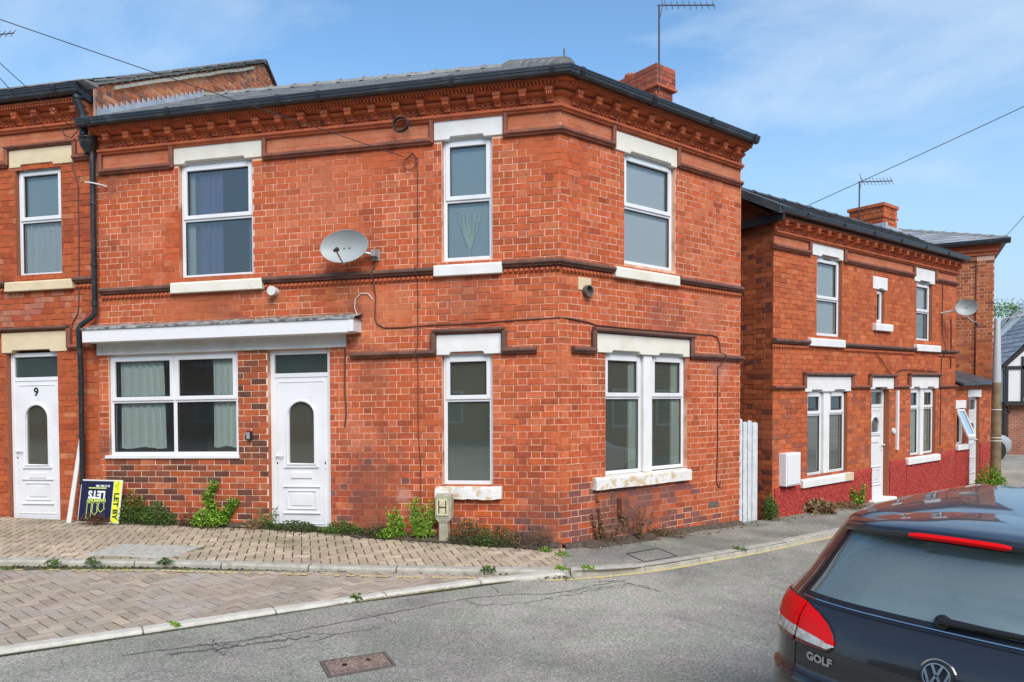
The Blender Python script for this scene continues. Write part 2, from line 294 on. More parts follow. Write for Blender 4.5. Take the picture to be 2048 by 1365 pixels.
# ------------------------------------------------------------------ mesh helpers
LINK = scene.collection.objects.link
class MB:
    """collects faces in world coordinates and links them as one mesh object"""
    def __init__(self): self.v = []; self.f = []; self.c = []; self.smooth = False; self.uv = None
    def face(self, pts, col=None):
        i = len(self.v); self.v.extend(V(p) for p in pts); self.f.append(tuple(range(i, i + len(pts)))); self.c.append(col)
    def grid(self, rows, col=None, closed=False):
        i = len(self.v); n = len(rows[0])
        for r in rows: self.v.extend(V(p) for p in r)
        for a in range(len(rows) - 1):
            for b in range(n - 1 + (1 if closed else 0)):
                b2 = (b + 1) % n
                self.f.append((i + a * n + b, i + a * n + b2, i + (a + 1) * n + b2, i + (a + 1) * n + b)); self.c.append(col)
    def hexa(self, p, col=None):
        """p: 8 corners, bottom ring then top ring"""
        i = len(self.v); self.v.extend(V(x) for x in p)
        for q in ((3, 2, 1, 0), (4, 5, 6, 7), (0, 1, 5, 4), (1, 2, 6, 5), (2, 3, 7, 6), (3, 0, 4, 7)):
            self.f.append(tuple(i + k for k in q)); self.c.append(col)
    def box(self, F, s0, s1, z0, z1, d0, d1, col=None):
        P = F.P
        self.hexa([P(s0, z0, d1), P(s1, z0, d1), P(s1, z0, d0), P(s0, z0, d0), P(s0, z1, d1), P(s1, z1, d1), P(s1, z1, d0), P(s0, z1, d0)], col)
    def prism(self, pts, vec, col=None):
        """closed outline extruded along vec"""
        n = len(pts); i = len(self.v); vec = V(vec)
        self.v.extend(V(p) for p in pts); self.v.extend(V(p) + vec for p in pts)
        self.f.append(tuple(range(i, i + n))[::-1]); self.c.append(col)
        self.f.append(tuple(range(i + n, i + 2 * n))); self.c.append(col)
        for k in range(n):
            k2 = (k + 1) % n; self.f.append((i + k, i + k2, i + n + k2, i + n + k)); self.c.append(col)
    def loft(self, a, b, col=None, caps=True):
        n = len(a); i = len(self.v); self.v.extend(V(p) for p in a); self.v.extend(V(p) for p in b)
        for k in range(n):
            k2 = (k + 1) % n; self.f.append((i + k, i + k2, i + n + k2, i + n + k)); self.c.append(col)
        if caps:
            self.f.append(tuple(range(i, i + n))[::-1]); self.c.append(col); self.f.append(tuple(range(i + n, i + 2 * n))); self.c.append(col)
    def sweep(self, F, s0, s1, prof, m0=0.0, m1=0.0, col=None):
        """profile of (d, z) swept along a facade from s0 to s1, mitred by m0/m1"""
        self.loft([F.P(s0 + m0 * d, z, d) for d, z in prof], [F.P(s1 + m1 * d, z, d) for d, z in prof], col)
    def rise(self, F, z0, z1, prof, col=None):
        """profile of (s, d) swept upwards"""
        self.loft([F.P(s, z0, d) for s, d in prof], [F.P(s, z1, d) for s, d in prof], col)
    def tube(self, pts, r, n=8, col=None, caps=True):
        pts = [V(p) for p in pts]; rows = []
        up = None
        for k, p in enumerate(pts):
            t = (pts[min(k + 1, len(pts) - 1)] - pts[max(k - 1, 0)]).normalized()
            if up is None: up = t.orthogonal().normalized()
            up = (up - t * up.dot(t)).normalized(); sd_ = t.cross(up)
            rr = r[k] if isinstance(r, (list, tuple)) else r
            rows.append([p + (up * math.cos(2 * math.pi * j / n) + sd_ * math.sin(2 * math.pi * j / n)) * rr for j in range(n)])
        self.grid(rows, col, closed=True)
        if caps:
            self.face(rows[0][::-1], col); self.face(rows[-1], col)
    def lathe(self, c, axis, prof, n=20, col=None):
        """prof of (radius, height along axis)"""
        axis = V(axis).normalized(); a = axis.orthogonal().normalized(); b = axis.cross(a); c = V(c)
        self.grid([[c + axis * h + (a * math.cos(2 * math.pi * j / n) + b * math.sin(2 * math.pi * j / n)) * r for j in range(n)] for r, h in prof], col, closed=True)
    def build(self, name, mat, parent=None, local=False, bevel=0.0, smooth=False, kind=None, weld=False, origin=None, seg=1):
        if not self.f: return None
        off = V((0, 0, 0))
        if parent is not None and not local:
            r = parent
            while r.parent is not None: r = r.parent
            off = V(r.location)
        elif origin is not None: off = V(origin)
        me = bpy.data.meshes.new(name)
        me.from_pydata([tuple(p - off) for p in self.v], [], self.f)
        if any(c is not None for c in self.c):
            at = me.attributes.new("piece_colour", 'FLOAT_COLOR', 'FACE')
            flat = []
            for c in self.c: flat.extend((*c, 1.0) if c is not None else (1, 1, 1, 1))
            at.data.foreach_set("color", flat)
        elif mat in ATTR_MATS:
            at = me.attributes.new("piece_colour", 'FLOAT_COLOR', 'FACE'); at.data.foreach_set("color", [1.0] * (4 * len(self.f)))
        if self.uv is not None:
            uvl = me.uv_layers.new(name="UVMap")
            for poly in me.polygons:
                for li in poly.loop_indices:
                    uvl.data[li].uv = self.uv(V(me.vertices[me.loops[li].vertex_index].co) + off, poly.normal)
        if weld:
            bm = bmesh.new(); bm.from_mesh(me); bmesh.ops.remove_doubles(bm, verts=bm.verts, dist=.0005)
            bmesh.ops.recalc_face_normals(bm, faces=bm.faces); bm.to_mesh(me); bm.free()
        if smooth: me.polygons.foreach_set("use_smooth", [True] * len(me.polygons))
        me.materials.append(MAT[mat])
        o = bpy.data.objects.new(name, me); LINK(o)
        if parent is not None: o.parent = parent
        elif origin is not None: o.location = off
        if bevel > 0:
            b = o.modifiers.new("bevel", 'BEVEL'); b.width = bevel; b.segments = seg; b.limit_method = 'ANGLE'
        if kind: o["kind"] = kind
        return o
ATTR_MATS = {"brick_red", "brick_orange", "brick_multi", "slate", "paver_pink", "paver_buff", "leaf_mid"}

class Frame:
    """a facade: s runs along it, z up, d outwards; k lets courses follow the fall of the street"""
    def __init__(self, o, u, n, k=0.0, s_ref=0.0): self.o = V(o); self.u = V(u).normalized(); self.n = V(n).normalized(); self.k = k; self.r = s_ref
    def P(self, s, z, d=0.0): return self.o + self.u * s + self.n * d + V((0, 0, z + self.k * (s - self.r)))
TH = 0.8623152
UB = V((math.cos(TH), math.sin(TH), 0)); NB = V((math.sin(TH), -math.cos(TH), 0))
FA = Frame((0, 0, 0), (1, 0, 0), (0, -1, 0), .01488)
FB = Frame((0, 0, 0), UB, NB)
FC = Frame((0, 0, 0), UB, NB, .012, 4.6)
MIT = math.tan((math.pi / 2 - (math.pi / 2 - TH)) / 2)      # mitre at the obtuse corner
def tag(o, label=None, cat=None, group=None, kind=None):
    if label: o["label"] = label
    if cat: o["category"] = cat
    if group: o["group"] = group
    if kind: o["kind"] = kind
    return o
def thing(name, loc, label, cat, group=None, rz=0.0):
    o = bpy.data.objects.new(name, None); LINK(o); o.location = loc; o.rotation_euler = (0, 0, rz); o.empty_display_size = .2
    return tag(o, label, cat, group)
def lerp(a, b, t): return a + (b - a) * t
def interp(x, xs, ys):
    if x <= xs[0]: return ys[0]
    for i in range(len(xs) - 1):
        if x <= xs[i + 1]: return lerp(ys[i], ys[i + 1], (x - xs[i]) / (xs[i + 1] - xs[i]))
    return ys[-1]
def zg(x): return interp(x, [-14, -4, 0, 2.5, 5.2, 8.5, 20], [.36, .30, .19, .08, .04, -.01, -.15])   # footway level
ROAD = -.07                                                                                          # road below the footway
def vary(c, a=.12):
    k = 1 + random.uniform(-a, a); return (c[0] * k, c[1] * k * (1 + random.uniform(-.06, .06)), c[2] * k * (1 + random.uniform(-.08, .08)))

# text as a flat mesh, mapped by a function (x, y) -> point
def text_faces(mb, body, size, mapf, align='CENTER', bold=0.0, sx=1.0):
    cu = bpy.data.curves.new("t", 'FONT'); cu.body = body; cu.size = size; cu.align_x = align; cu.align_y = 'CENTER'; cu.offset = bold; cu.fill_mode = 'FRONT'
    cu.resolution_u = 4
    ob = bpy.data.objects.new("t", cu); LINK(ob)
    dg = bpy.context.evaluated_depsgraph_get(); me = bpy.data.meshes.new_from_object(ob.evaluated_get(dg))
    for p in me.polygons: mb.face([mapf(me.vertices[i].co.x * sx, me.vertices[i].co.y) for i in p.vertices])
    bpy.data.objects.remove(ob); bpy.data.curves.remove(cu); bpy.data.meshes.remove(me)
# ------------------------------------------------------------------ brickwork and joinery helpers
COURSE = .0833
def lay(F, s0, s1, z0, z1, holes, tone, slim=None, phase=0.0, joint=.0095, S=.2285, H=.1145, course=COURSE, stretch=False):
    out = []
    n = int(math.ceil((z1 - z0) / course))
    for i in range(n):
        za = z0 + i * course; zb = min(za + course - joint, z1)
        if zb - za < .02: continue
        a, b = (s0, s1) if slim is None else slim((za + zb) / 2)
        if b - a < .03: continue
        x = s0 - (i % 2) * (S / 2 if stretch else (S + H) / 2) - phase - (S + H); k = 0
        zm = (za + zb) / 2
        cuts = [h for h in holes if h[2] < zm < h[3]]
        while x < b:
            w = S if (stretch or k % 2 == 0) else H
            p, q = max(x, a), min(x + w - joint, b)
            x += w; k += 1
            segs = [(p, q)]
            for h in cuts:
                ns = []
                for (e, f) in segs:
                    if h[1] <= e or h[0] >= f: ns.append((e, f)); continue
                    if h[0] - e > .015: ns.append((e, h[0] - .004))
                    if f - h[1] > .015: ns.append((h[1] + .004, f))
                segs = ns
            for (e, f) in segs:
                if f - e < .018: continue
                out.append((F, e, f, za, zb, tone((e + f) / 2, zm), random.uniform(.001, .005)))
    return out
PIECE = {}
def brick_mesh(w, h, mat, var):
    key = (round(w, 3), round(h, 3), mat, var)
    if key not in PIECE:
        rnd = random.Random(hash(key) & 0xffff)
        j = lambda a=.0022: rnd.uniform(-a, a)
        x, z, y = w / 2, h / 2, .02
        me = bpy.data.meshes.new("brick")
        f = [(-x + j(), -.001, -z + j()), (x + j(), -.001, -z + j()), (x + j(), -.001, z + j()), (-x + j(), -.001, z + j())]
        e = .004
        m = [(-x + e, -.004 + j(.001), -z + e), (x - e, -.004 + j(.001), -z + e), (x - e, -.004 + j(.001), z - e), (-x + e, -.004 + j(.001), z - e)]
        bk = [(-x, y, -z), (x, y, -z), (x, y, z), (-x, y, z)]
        fs = [(8, 9, 10, 11)[::-1] if False else (4, 5, 6, 7)]
        vs_ = bk + f + m
        fs = [(8, 9, 10, 11), (4, 5, 9, 8), (5, 6, 10, 9), (6, 7, 11, 10), (7, 4, 8, 11), (0, 1, 5, 4), (1, 2, 6, 5), (2, 3, 7, 6), (3, 0, 4, 7)]
        me.from_pydata(vs_, [], fs)
        at = me.attributes.new("piece_colour", 'FLOAT_COLOR', 'FACE'); at.data.foreach_set("color", [1.0] * (4 * len(fs)))
        me.materials.append(MAT[mat]); PIECE[key] = me
    return PIECE[key]
def shown(b):
    F, e, f, za, zb = b[:5]
    p = F.P((e + f) / 2, (za + zb) / 2); v = CAM - p
    w = v.normalized().dot(F.n)
    return (f - e) * (zb - za) * max(w, 0) / v.length_squared
def set_bricks(bricks, mat, wall, limit, root):
    """the bricks that show largest are objects of their own, the rest one joined part"""
    order = sorted(range(len(bricks)), key=lambda i: -shown(bricks[i]) if (bricks[i][2] - bricks[i][1]) > .1 else 0)
    single = set(order[:limit]); mb = MB(); n = 0
    for i, (F, e, f, za, zb, col, pr) in enumerate(bricks):
        if i in single:
            o = bpy.data.objects.new("brick", brick_mesh(f - e, zb - za, mat, n % 5)); LINK(o); n += 1
            u = (F.P(1, 0) - F.P(0, 0)).normalized(); y = -F.n; z = u.cross(y)
            p = F.P((e + f) / 2, (za + zb) / 2, pr) - root.location
            o.parent = wall
            o.matrix_basis = Matrix(((u.x, y.x, z.x, p.x), (u.y, y.y, z.y, p.y), (u.z, y.z, z.z, p.z), (0, 0, 0, 1)))
            o.color = (*col, 1)
        else:
            j = lambda: random.uniform(-.002, .002)
            q = [F.P(e + j(), za + j(), pr), F.P(f + j(), za + j(), pr), F.P(f + j(), zb + j(), pr), F.P(e + j(), zb + j(), pr)]
            g = [F.P(e, za, -.012), F.P(f, za, -.012), F.P(f, zb, -.012), F.P(e, zb, -.012)]
            mb.face(q, col)
            for k in range(4):
                k2 = (k + 1) % 4; mb.face([g[k], g[k2], q[k2], q[k]], col)
    mb.build("brick", mat, wall, kind="stuff")
def backing(mb, F, s0, s1, z0, z1, opens, d=0.0, slim=None):
    ss = sorted({s0, s1} | {o[0] for o in opens if s0 < o[0] < s1} | {o[1] for o in opens if s0 < o[1] < s1})
    zs = sorted({z0, z1} | {o[2] for o in opens if z0 < o[2] < z1} | {o[3] for o in opens if z0 < o[3] < z1})
    for i in range(len(ss) - 1):
        for j in range(len(zs) - 1):
            sm, zm = (ss[i] + ss[i + 1]) / 2, (zs[j] + zs[j + 1]) / 2
            if any(o[0] < sm < o[1] and o[2] < zm < o[3] for o in opens): continue
            mb.face([F.P(ss[i], zs[j], d), F.P(ss[i + 1], zs[j], d), F.P(ss[i + 1], zs[j + 1], d), F.P(ss[i], zs[j + 1], d)])
def reveals(mb, F, opens, dep=.16):
    for (a, b, c, e) in opens:
        P = F.P
        mb.face([P(a, c, 0), P(a, e, 0), P(a, e, -dep), P(a, c, -dep)]); mb.face([P(b, e, 0), P(b, c, 0), P(b, c, -dep), P(b, e, -dep)])
        mb.face([P(a, e, 0), P(b, e, 0), P(b, e, -dep), P(a, e, -dep)]); mb.face([P(b, c, 0), P(a, c, 0), P(a, c, -dep), P(b, c, -dep)])
def bars(mb, F, a, b, c, e, w, d0, d1, wb=None):
    wb = w if wb is None else wb
    mb.box(F, a, a + w, c, e, d0, d1); mb.box(F, b - w, b, c, e, d0, d1)
    mb.box(F, a + w, b - w, e - w, e, d0, d1); mb.box(F, a + w, b - w, c, c + wb, d0, d1)
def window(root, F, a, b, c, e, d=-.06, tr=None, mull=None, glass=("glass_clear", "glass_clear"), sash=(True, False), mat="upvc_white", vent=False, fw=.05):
    """upvc window: outer frame (> sash, pane)"""
    m = MB(); bars(m, F, a + .004, b - .004, c + .004, e - .004, fw, d - .06, d)
    cells = []
    ss = [a + fw] + ([mull - .028, mull + .028] if mull else []) + [b - fw]
    zs = [c + fw] + ([tr - .022, tr + .022] if tr else []) + [e - fw]
    if tr: m.box(F, a + fw, b - fw, tr - .022, tr + .022, d - .06, d - .002)
    if mull:
        if tr: m.box(F, mull - .028, mull + .028, c + fw, tr - .022, d - .06, d - .003); m.box(F, mull - .028, mull + .028, tr + .022, e - fw, d - .06, d - .003)
        else: m.box(F, mull - .028, mull + .028, c + fw, e - fw, d - .06, d - .003)
    m.box(F, a + .09, b - .09, e - .003, e + .05, d - .06, d + .012)
    fr = m.build("window", mat, root, bevel=.005)
    for k in range(0, len(ss), 2):
        for l in range(0, len(zs), 2):
            top = 1 if (tr and l > 0) else 0
            p, q, r, t = ss[k], ss[k + 1], zs[l], zs[l + 1]
            if tr and sash[0 if top else 1] or (not tr and sash[0]):
                s_ = MB(); bars(s_, F, p - .014, q + .014, r - .014, t + .014, .056, d - .045, d + .016)
                s_.build("sash", mat, fr, bevel=.006); p += .042; q -= .042; r += .042; t -= .042
            g = MB(); bars(g, F, p - .001, q + .001, r - .001, t + .001, .007, d - .032, d - .012)
            g.build("gasket", "gasket", fr)
            g = MB(); g.face([F.P(p, r, d - .028), F.P(q, r, d - .028), F.P(q, t, d - .028), F.P(p, t, d - .028)])
            g.build("pane", glass[0 if top else 1], fr)
    if vent:
        v = MB(); v.box(F, (a + b) / 2 - .12, (a + b) / 2 + .12, e - .045, e - .02, d, d + .012); v.build("trickle_vent", "gasket", fr)
    return fr
def lintel(root, F, a, b, c, e, opens, mat="stone_cream", d=.022, notch=.035, ear=.10):
    """painted stone lintel whose underside steps up over each light"""
    m = MB(); pts = [(a, c)]
    for (p, q) in opens:
        pts += [(p + ear, c), (p + ear + .02, c + notch), (q - ear - .02, c + notch), (q - ear, c)]
    pts += [(b, c), (b, e), (a, e)]
    m.prism([F.P(s, z, -.12) for s, z in pts], F.n * (d + .12))
    return m.build("lintel", mat, root, bevel=.006)
def sill(root, F, a, b, c, e, mat="stone_cream", d=.075, rough=0.0):
    m = MB(); n = 1 if not rough else 14
    prof = [(-.12, c), (d, c), (d, e - .03), (d - .012, e - .012), (-.03, e), (-.12, e)]
    for i in range(n):
        x0, x1 = lerp(a, b, i / n), lerp(a, b, (i + 1) / n)
        pj = lambda sd_: [(dd + (random.Random(int(sd_ * 997) + k).uniform(-rough, rough) if dd > 0 else 0), zz + (random.Random(int(sd_ * 613) + k).uniform(-rough, rough) if dd > 0 else 0)) for k, (dd, zz) in enumerate(prof)]
        m.loft([F.P(x0, z, dd) for dd, z in (pj(x0) if rough else prof)], [F.P(x1, z, dd) for dd, z in (pj(x1) if rough else prof)], caps=(n == 1 or i in (0, n - 1)))
    return m.build("sill", mat, root, bevel=0 if rough else .006)
def mould(z0, z1, d):
    h = z1 - z0
    return [(0, z0), (d * .55, z0), (d * .62, z0 + h * .18), (d, z0 + h * .42), (d, z0 + h * .72), (d * .82, z0 + h * .92), (d * .3, z1), (0, z1)]
def vmould(s, w, d): return [(s - w / 2, 0), (s + w / 2, 0), (s + w / 2, d * .7), (s + w * .2, d), (s - w * .2, d), (s - w / 2, d * .7)][::-1]
def string(root, F, a, b, z0, z1, d, mat, name="string_course", m0=0, m1=0):
    m = MB(); m.sweep(F, a, b, mould(z0, z1, d), m0, m1); return m.build(name, mat, root)
def upright(root, F, s, z0, z1, w, d, mat, name="moulding"):
    m = MB(); m.rise(F, z0, z1, vmould(s, w, d)); return m.build(name, mat, root)
def balls(root, F, a, b, z, r, step, d, mat, name="ornament_course"):
    """row of small moulded drops, too small to pick apart"""
    m = MB(); n = max(1, int((b - a) / step))
    m.box(F, a, b, z - r * .95, z + r * .95, 0, .012)
    for i in range(n):
        s = a + (i + .5) * (b - a) / n
        ring = [(math.cos(k * math.pi / 3 + .5), math.sin(k * math.pi / 3 + .5)) for k in range(6)]
        o = [F.P(s + x * r * .92, z + y * r * .92, .012) for x, y in ring]; t = [F.P(s + x * r * .5, z + y * r * .5, d) for x, y in ring]
        m.grid([o, t], closed=True); m.face(t)
    return m.build(name, mat, root, kind="stuff")
def rings(m, F, s, z, r, d):
    n = 10
    c = [(math.cos(2 * math.pi * k / n), math.sin(2 * math.pi * k / n)) for k in range(n)]
    m.grid([[F.P(s + x * q, z + y * q, dd) for x, y in c] for q, dd in ((r, .012), (r * .92, d), (r * .68, d), (r * .58, .012))], closed=True)
    m.grid([[F.P(s + x * q, z + y * q, dd) for x, y in c] for q, dd in ((r * .38, .012), (r * .2, d * .8), (.001, d * .8))], closed=True)
def bracket(root, F, s, z0, z1, w, d, mat):
    """console bracket: cap, scrolled front, foot"""
    m = MB(); h = z1 - z0
    m.box(F, s - w * .58, s + w * .58, z1 - h * .28, z1, 0, d)
    pr = [(0, z1 - h * .28), (d * .92, z1 - h * .28), (d * .95, z1 - h * .45), (d * .72, z1 - h * .62), (d * .45, z1 - h * .72), (d * .42, z1 - h * .95), (0, z0)]
    m.sweep(F, s - w / 2, s + w / 2, pr)
    for k in (-1, 0, 1): m.box(F, s + k * w * .3 - w * .09, s + k * w * .3 + w * .09, z1 - h * .60, z1 - h * .33, d * .6, d * .99)
    return m.build("bracket", mat, root)
def cornice(root, F, a, b, zf, zt, pitch, first, m0=0, m1=0, mats=("terracotta", "terracotta_bright"), scale=1.0, fine=True, dent=.19):
    """frieze moulding, rings and rolls between brackets, dentil course; zf bottom of frieze moulding, zt top"""
    h = zt - zf
    string(root, F, a, b, zf - .035 * scale, zf + .04 * scale, .075 * scale, mats[0], "frieze_moulding", m0, m1)
    m = MB(); m.sweep(F, a, b, [(0, zf + .035), (.03, zf + .035), (.03, zf + h * .48), (.05, zf + h * .5), (.085, zf + h * .56), (.10, zf + h * .62), (.085, zf + h * .69), (.06, zf + h * .72), (.13, zf + h * .78), (dent * .85, zf + h * .82), (dent * .85, zt), (0, zt)], m0, m1)
    m.build("cornice", mats[1], root)
    s = first; rg = MB(); k = 0
    while s < b - .04:
        bracket(root, F, s, zf + h * .18, zf + h * .76, .085 * scale, .17 * scale, mats[k % 2] if k % 4 else mats[0]); k += 1
        for q in range(3):
            x = s + pitch * (.27 + .23 * q)
            if x < b - .05: rings(rg, F, x, zf + h * .32, .034 * scale, .052)
        s += pitch
    rg.build("ring_frieze", mats[0], root, kind="stuff")
    if fine:
        d = MB(); n = int((b - a) / .046)
        for i in range(n):
            s = a + (i + .5) * (b - a) / n; d.box(F, s - .0125, s + .0125, zf + h * .84, zt - .012, dent * .85, dent + .024)
        d.sweep(F, a, b, [(dent * .8, zt - .012), (dent + .034, zt - .010), (dent + .034, zt + .02), (dent * .8, zt + .02)], m0, m1)
        d.build("dentil_course", mats[1], root, kind="stuff")
def gutter(root, F, a, b, zt, d0, d1, m0=0, m1=0, joints=(), mat="gutter_black", h=.125):
    m = MB(); w = d1 - d0
    pr = [(d0, zt), (d1, zt), (d1, zt - h * .18), (d1 - w * .06, zt - h * .2), (d1 - w * .06, zt - h * .42), (d1 - w * .16, zt - h * .5), (d1 - w * .2, zt - h * .8), (d1 - w * .5, zt - h), (d0, zt - h * .95)]
    m.sweep(F, a, b, pr, m0, m1)
    g = m.build("gutter", mat, root)
    for s in joints:
        j = MB(); e = .007
        j.sweep(F, s - .03, s + .03, [(d0 - e, zt + e), (d1 + e, zt + e), (d1 + e, zt - h * .18 - e), (d1 - w * .06 + e, zt - h * .42 - e), (d1 - w * .2 + e, zt - h * .8 - e), (d1 - w * .5, zt - h - e), (d0 - e, zt - h * .95 - e)])
        j.build("gutter_joint", mat, g)
    return g
def curtain(root, F, a, b, c, e, d, mat, folds=6, amp=.03, taper=0.0, name="curtain"):
    rows = []; n = folds * 6
    ph = random.uniform(0, 6)
    for j in range(9):
        t = j / 8; z = lerp(c, e, t); r = []
        for i in range(n + 1):
            s = i / n; x = lerp(a, b - taper * (t) * (b - a), s)
            r.append(F.P(x, z + .012 * math.sin(s * 9 + ph) * (1 - t), d + amp * math.sin(s * folds * 2 * math.pi + ph + .6 * math.sin(3 * t + s * 5)) * (.7 + .3 * math.sin(s * 7 + ph))))
        rows.append(r)
    m = MB(); m.grid(rows); return m.build(name, mat, root, smooth=True)
def arch(s, z0, z1, w, n=12):
    """outline of a round-headed light"""
    r = w / 2
    return [(s - r, z0), (s + r, z0)] + [(s + r * math.cos(math.pi * k / n), z1 - r + r * math.sin(math.pi * k / n)) for k in range(n + 1)]
def upvc_door(root, F, a, b, c, e, fan, sg, d=-.06, handle=-1, gz=(.0, .0), both=False, glassmat="glass_obscure", number=None):
    """white panelled door: frame > leaf, fanlight, round-headed pane, mouldings, letterbox, handle"""
    m = MB(); fw = .062
    bars(m, F, a + .003, b - .003, c, e - .003, fw, d - .06, d, wb=.07)
    m.box(F, a + fw, b - fw, fan - .03, fan + .03, d - .06, d - .001)
    door = m.build("door", "upvc_white", root, bevel=.006)
    g = MB(); g.face([F.P(a + fw, fan + .03, d - .03), F.P(b - fw, fan + .03, d - .03), F.P(b - fw, e - fw, d - .03), F.P(a + fw, e - fw, d - .03)]); g.build("fanlight", "glass_frosted", door)
    l, r, z0, z1 = a + fw + .004, b - fw - .004, c + .075, fan - .034
    w = .36 if (b - a) > .8 else .30; s = (l + r) / 2; g0, g1 = gz
    lf = MB(); D0, D1 = d - .05, d - .006
    lf.box(F, l, r, z0, g0, D0, D1); lf.box(F, l, s - w / 2, g0, z1, D0, D1); lf.box(F, s + w / 2, r, g0, z1, D0, D1)
    ar = arch(s, g0, g1, w)[2:]
    lf.prism([F.P(x, z, D0) for x, z in [(s + w / 2, z1)] + ar + [(s - w / 2, z1)]], F.n * (D1 - D0))
    leaf = lf.build("door_leaf", "upvc_white", door)
    e_ = MB(); bars(e_, F, l + .045, r - .045, z0 + .05, z1 - .045, .014, D1, D1 + .008); e_.build("moulding", "upvc_white", leaf, bevel=.003)
    p = MB(); p.face([F.P(x, z, D1 - .02) for x, z in arch(s, g0, g1, w)]); p.build("door_pane", glassmat, leaf)
    t = MB(); o = arch(s, g0, g1, w + .05); t.tube([F.P(x, z, D1 + .004) for x, z in o + [o[0]]], .018, 6); t.box(F, s - w / 2 - .07, s + w / 2 + .07, g0 - .045, g0 - .02, D1, D1 + .022)
    t.build("moulding", "upvc_white", leaf, smooth=False)
    q = MB(); q0, q1 = z0 + .20, z0 + .56
    q.box(F, s - .27, s + .27, q1 - .012, q1 + .008, D1, D1 + .02); q.box(F, s - .27, s + .27, q0 - .01, q0 + .012, D1, D1 + .02)
    bars(q, F, s - .22, s + .22, q0 + .05, q1 - .05, .018, D1, D1 + .014); q.box(F, s - .15, s + .15, q0 + .10, q1 - .09, D1, D1 + .01)
    q.build("panel_moulding", "upvc_white", leaf, bevel=.004)
    lb = MB(); lb.box(F, s - .15, s + .15, g0 - .19, g0 - .11, D1, D1 + .016); lb.build("letterbox", "paint_white", leaf, bevel=.004)
    hs = [l + .035] if handle < 0 else [r - .035]
    if both: hs = [l + .035, r - .035]
    for i, x in enumerate(hs):
        hd = MB(); hz = z0 + .92
        hd.box(F, x - .016, x + .016, hz - .12, hz + .12, D1, D1 + .008)
        if i == 0: hd.box(F, x - .02, x + .10, hz + .045, hz + .065, D1 + .03, D1 + .045); hd.box(F, x - .01, x + .01, hz + .045, hz + .065, D1, D1 + .04)
        h_ = hd.build("door_handle", "paint_white", leaf, bevel=.003)
        kh = MB(); kh.box(F, x - .008, x + .008, hz - .06, hz - .03, D1 + .008, D1 + .012); kh.build("keyhole", "gasket", leaf)
    if number:
        nm = MB(); text_faces(nm, number, .17, lambda x, y: F.P(s + x, z1 - .155 + y, D1 + .006), bold=.004); nm.build("door_number", "ink_black", leaf)
    return door
def slate_slope(root, name, mat, a, b, p0, p1, rows, wid, lap=.012, thick=.009, clip=None):
    """slates on a slope: a, b eaves end points (left, right), p0, p1 ridge end points"""
    a, b, p0, p1 = V(a), V(b), V(p0), V(p1); m = MB(); nrm = (b - a).cross(p0 - a).normalized()
    if nrm.z < 0: nrm = -nrm
    n = max(1, int((b - a).length / wid))
    for j in range(rows):
        t0, t1 = j / rows, (j + 1.12) / rows
        for i in range(-1, n + 1):
            u0, u1 = (i + (.5 if j % 2 else 0)) / n, (i + 1 + (.5 if j % 2 else 0)) / n
            u0, u1 = max(0, u0), min(1, u1)
            if u1 - u0 < .003: continue
            g = .003 / max((b - a).length, .1)
            f = lambda u_, t_: (a.lerp(b, u_)).lerp(p0.lerp(p1, u_), t_)
            k = random.uniform(.75, 1.25); col = (.30 * k, .31 * k, .32 * k)
            h0 = lap + thick + random.uniform(0, .004)
            A, B, Cc, D = f(u0 + g, t0), f(u1 - g, t0), f(u1 - g, min(t1, 1)), f(u0 + g, min(t1, 1))
            m.face([A + nrm * h0, B + nrm * h0, Cc + nrm * .004, D + nrm * .004], col)
            m.face([A, B, B + nrm * h0, A + nrm * h0], col)
    m.face([a - nrm * .01, b - nrm * .01, p1 - nrm * .01, p0 - nrm * .01], (.1, .1, .1))
    return m.build(name, mat, root, kind="stuff")
def ridge_tiles(root, p, q, n, r=.13, mat="ridge_tile", name="ridge_tile", lift=-.01):
    p, q = V(p), V(q); t = (q - p).normalized(); side = t.cross(V((0, 0, 1))).normalized(); up = side.cross(t)
    for i in range(n):
        a = p.lerp(q, i / n) + up * lift; b = p.lerp(q, (i + .985) / n) + up * lift; m = MB()
        rows = []
        for (c, rr, l) in ((a, r * 1.12, .0), (a + t * .06, r * 1.12, .0), (a + t * .062, r, 0), (b, r * .97, 0)):
            o = [c + side * (rr * math.cos(R(w))) * 1.15 + up * (rr * math.sin(R(w)) - r * .45) for w in (12, 40, 65, 90, 115, 140, 168)]
            rows.append(o)
        m.grid(rows); m.face(rows[0][::-1]); m.face(rows[-1])
        m.build(name, mat, root)
def pipe(root, pts, r, mat="black_plastic", name="downpipe", n=10): 
    m = MB(); m.tube(pts, r, n); return m.build(name, mat, root, smooth=True)
def uv_facade(F):
    def f(co, nrm):
        r = co - F.o; return (r.dot(F.u) if abs(nrm.dot(F.n)) > .5 else r.dot(F.n), co.z)
    return f
def uv_auto(co, nrm):
    return (co.x if abs(nrm.y) > abs(nrm.x) else co.y, co.z)

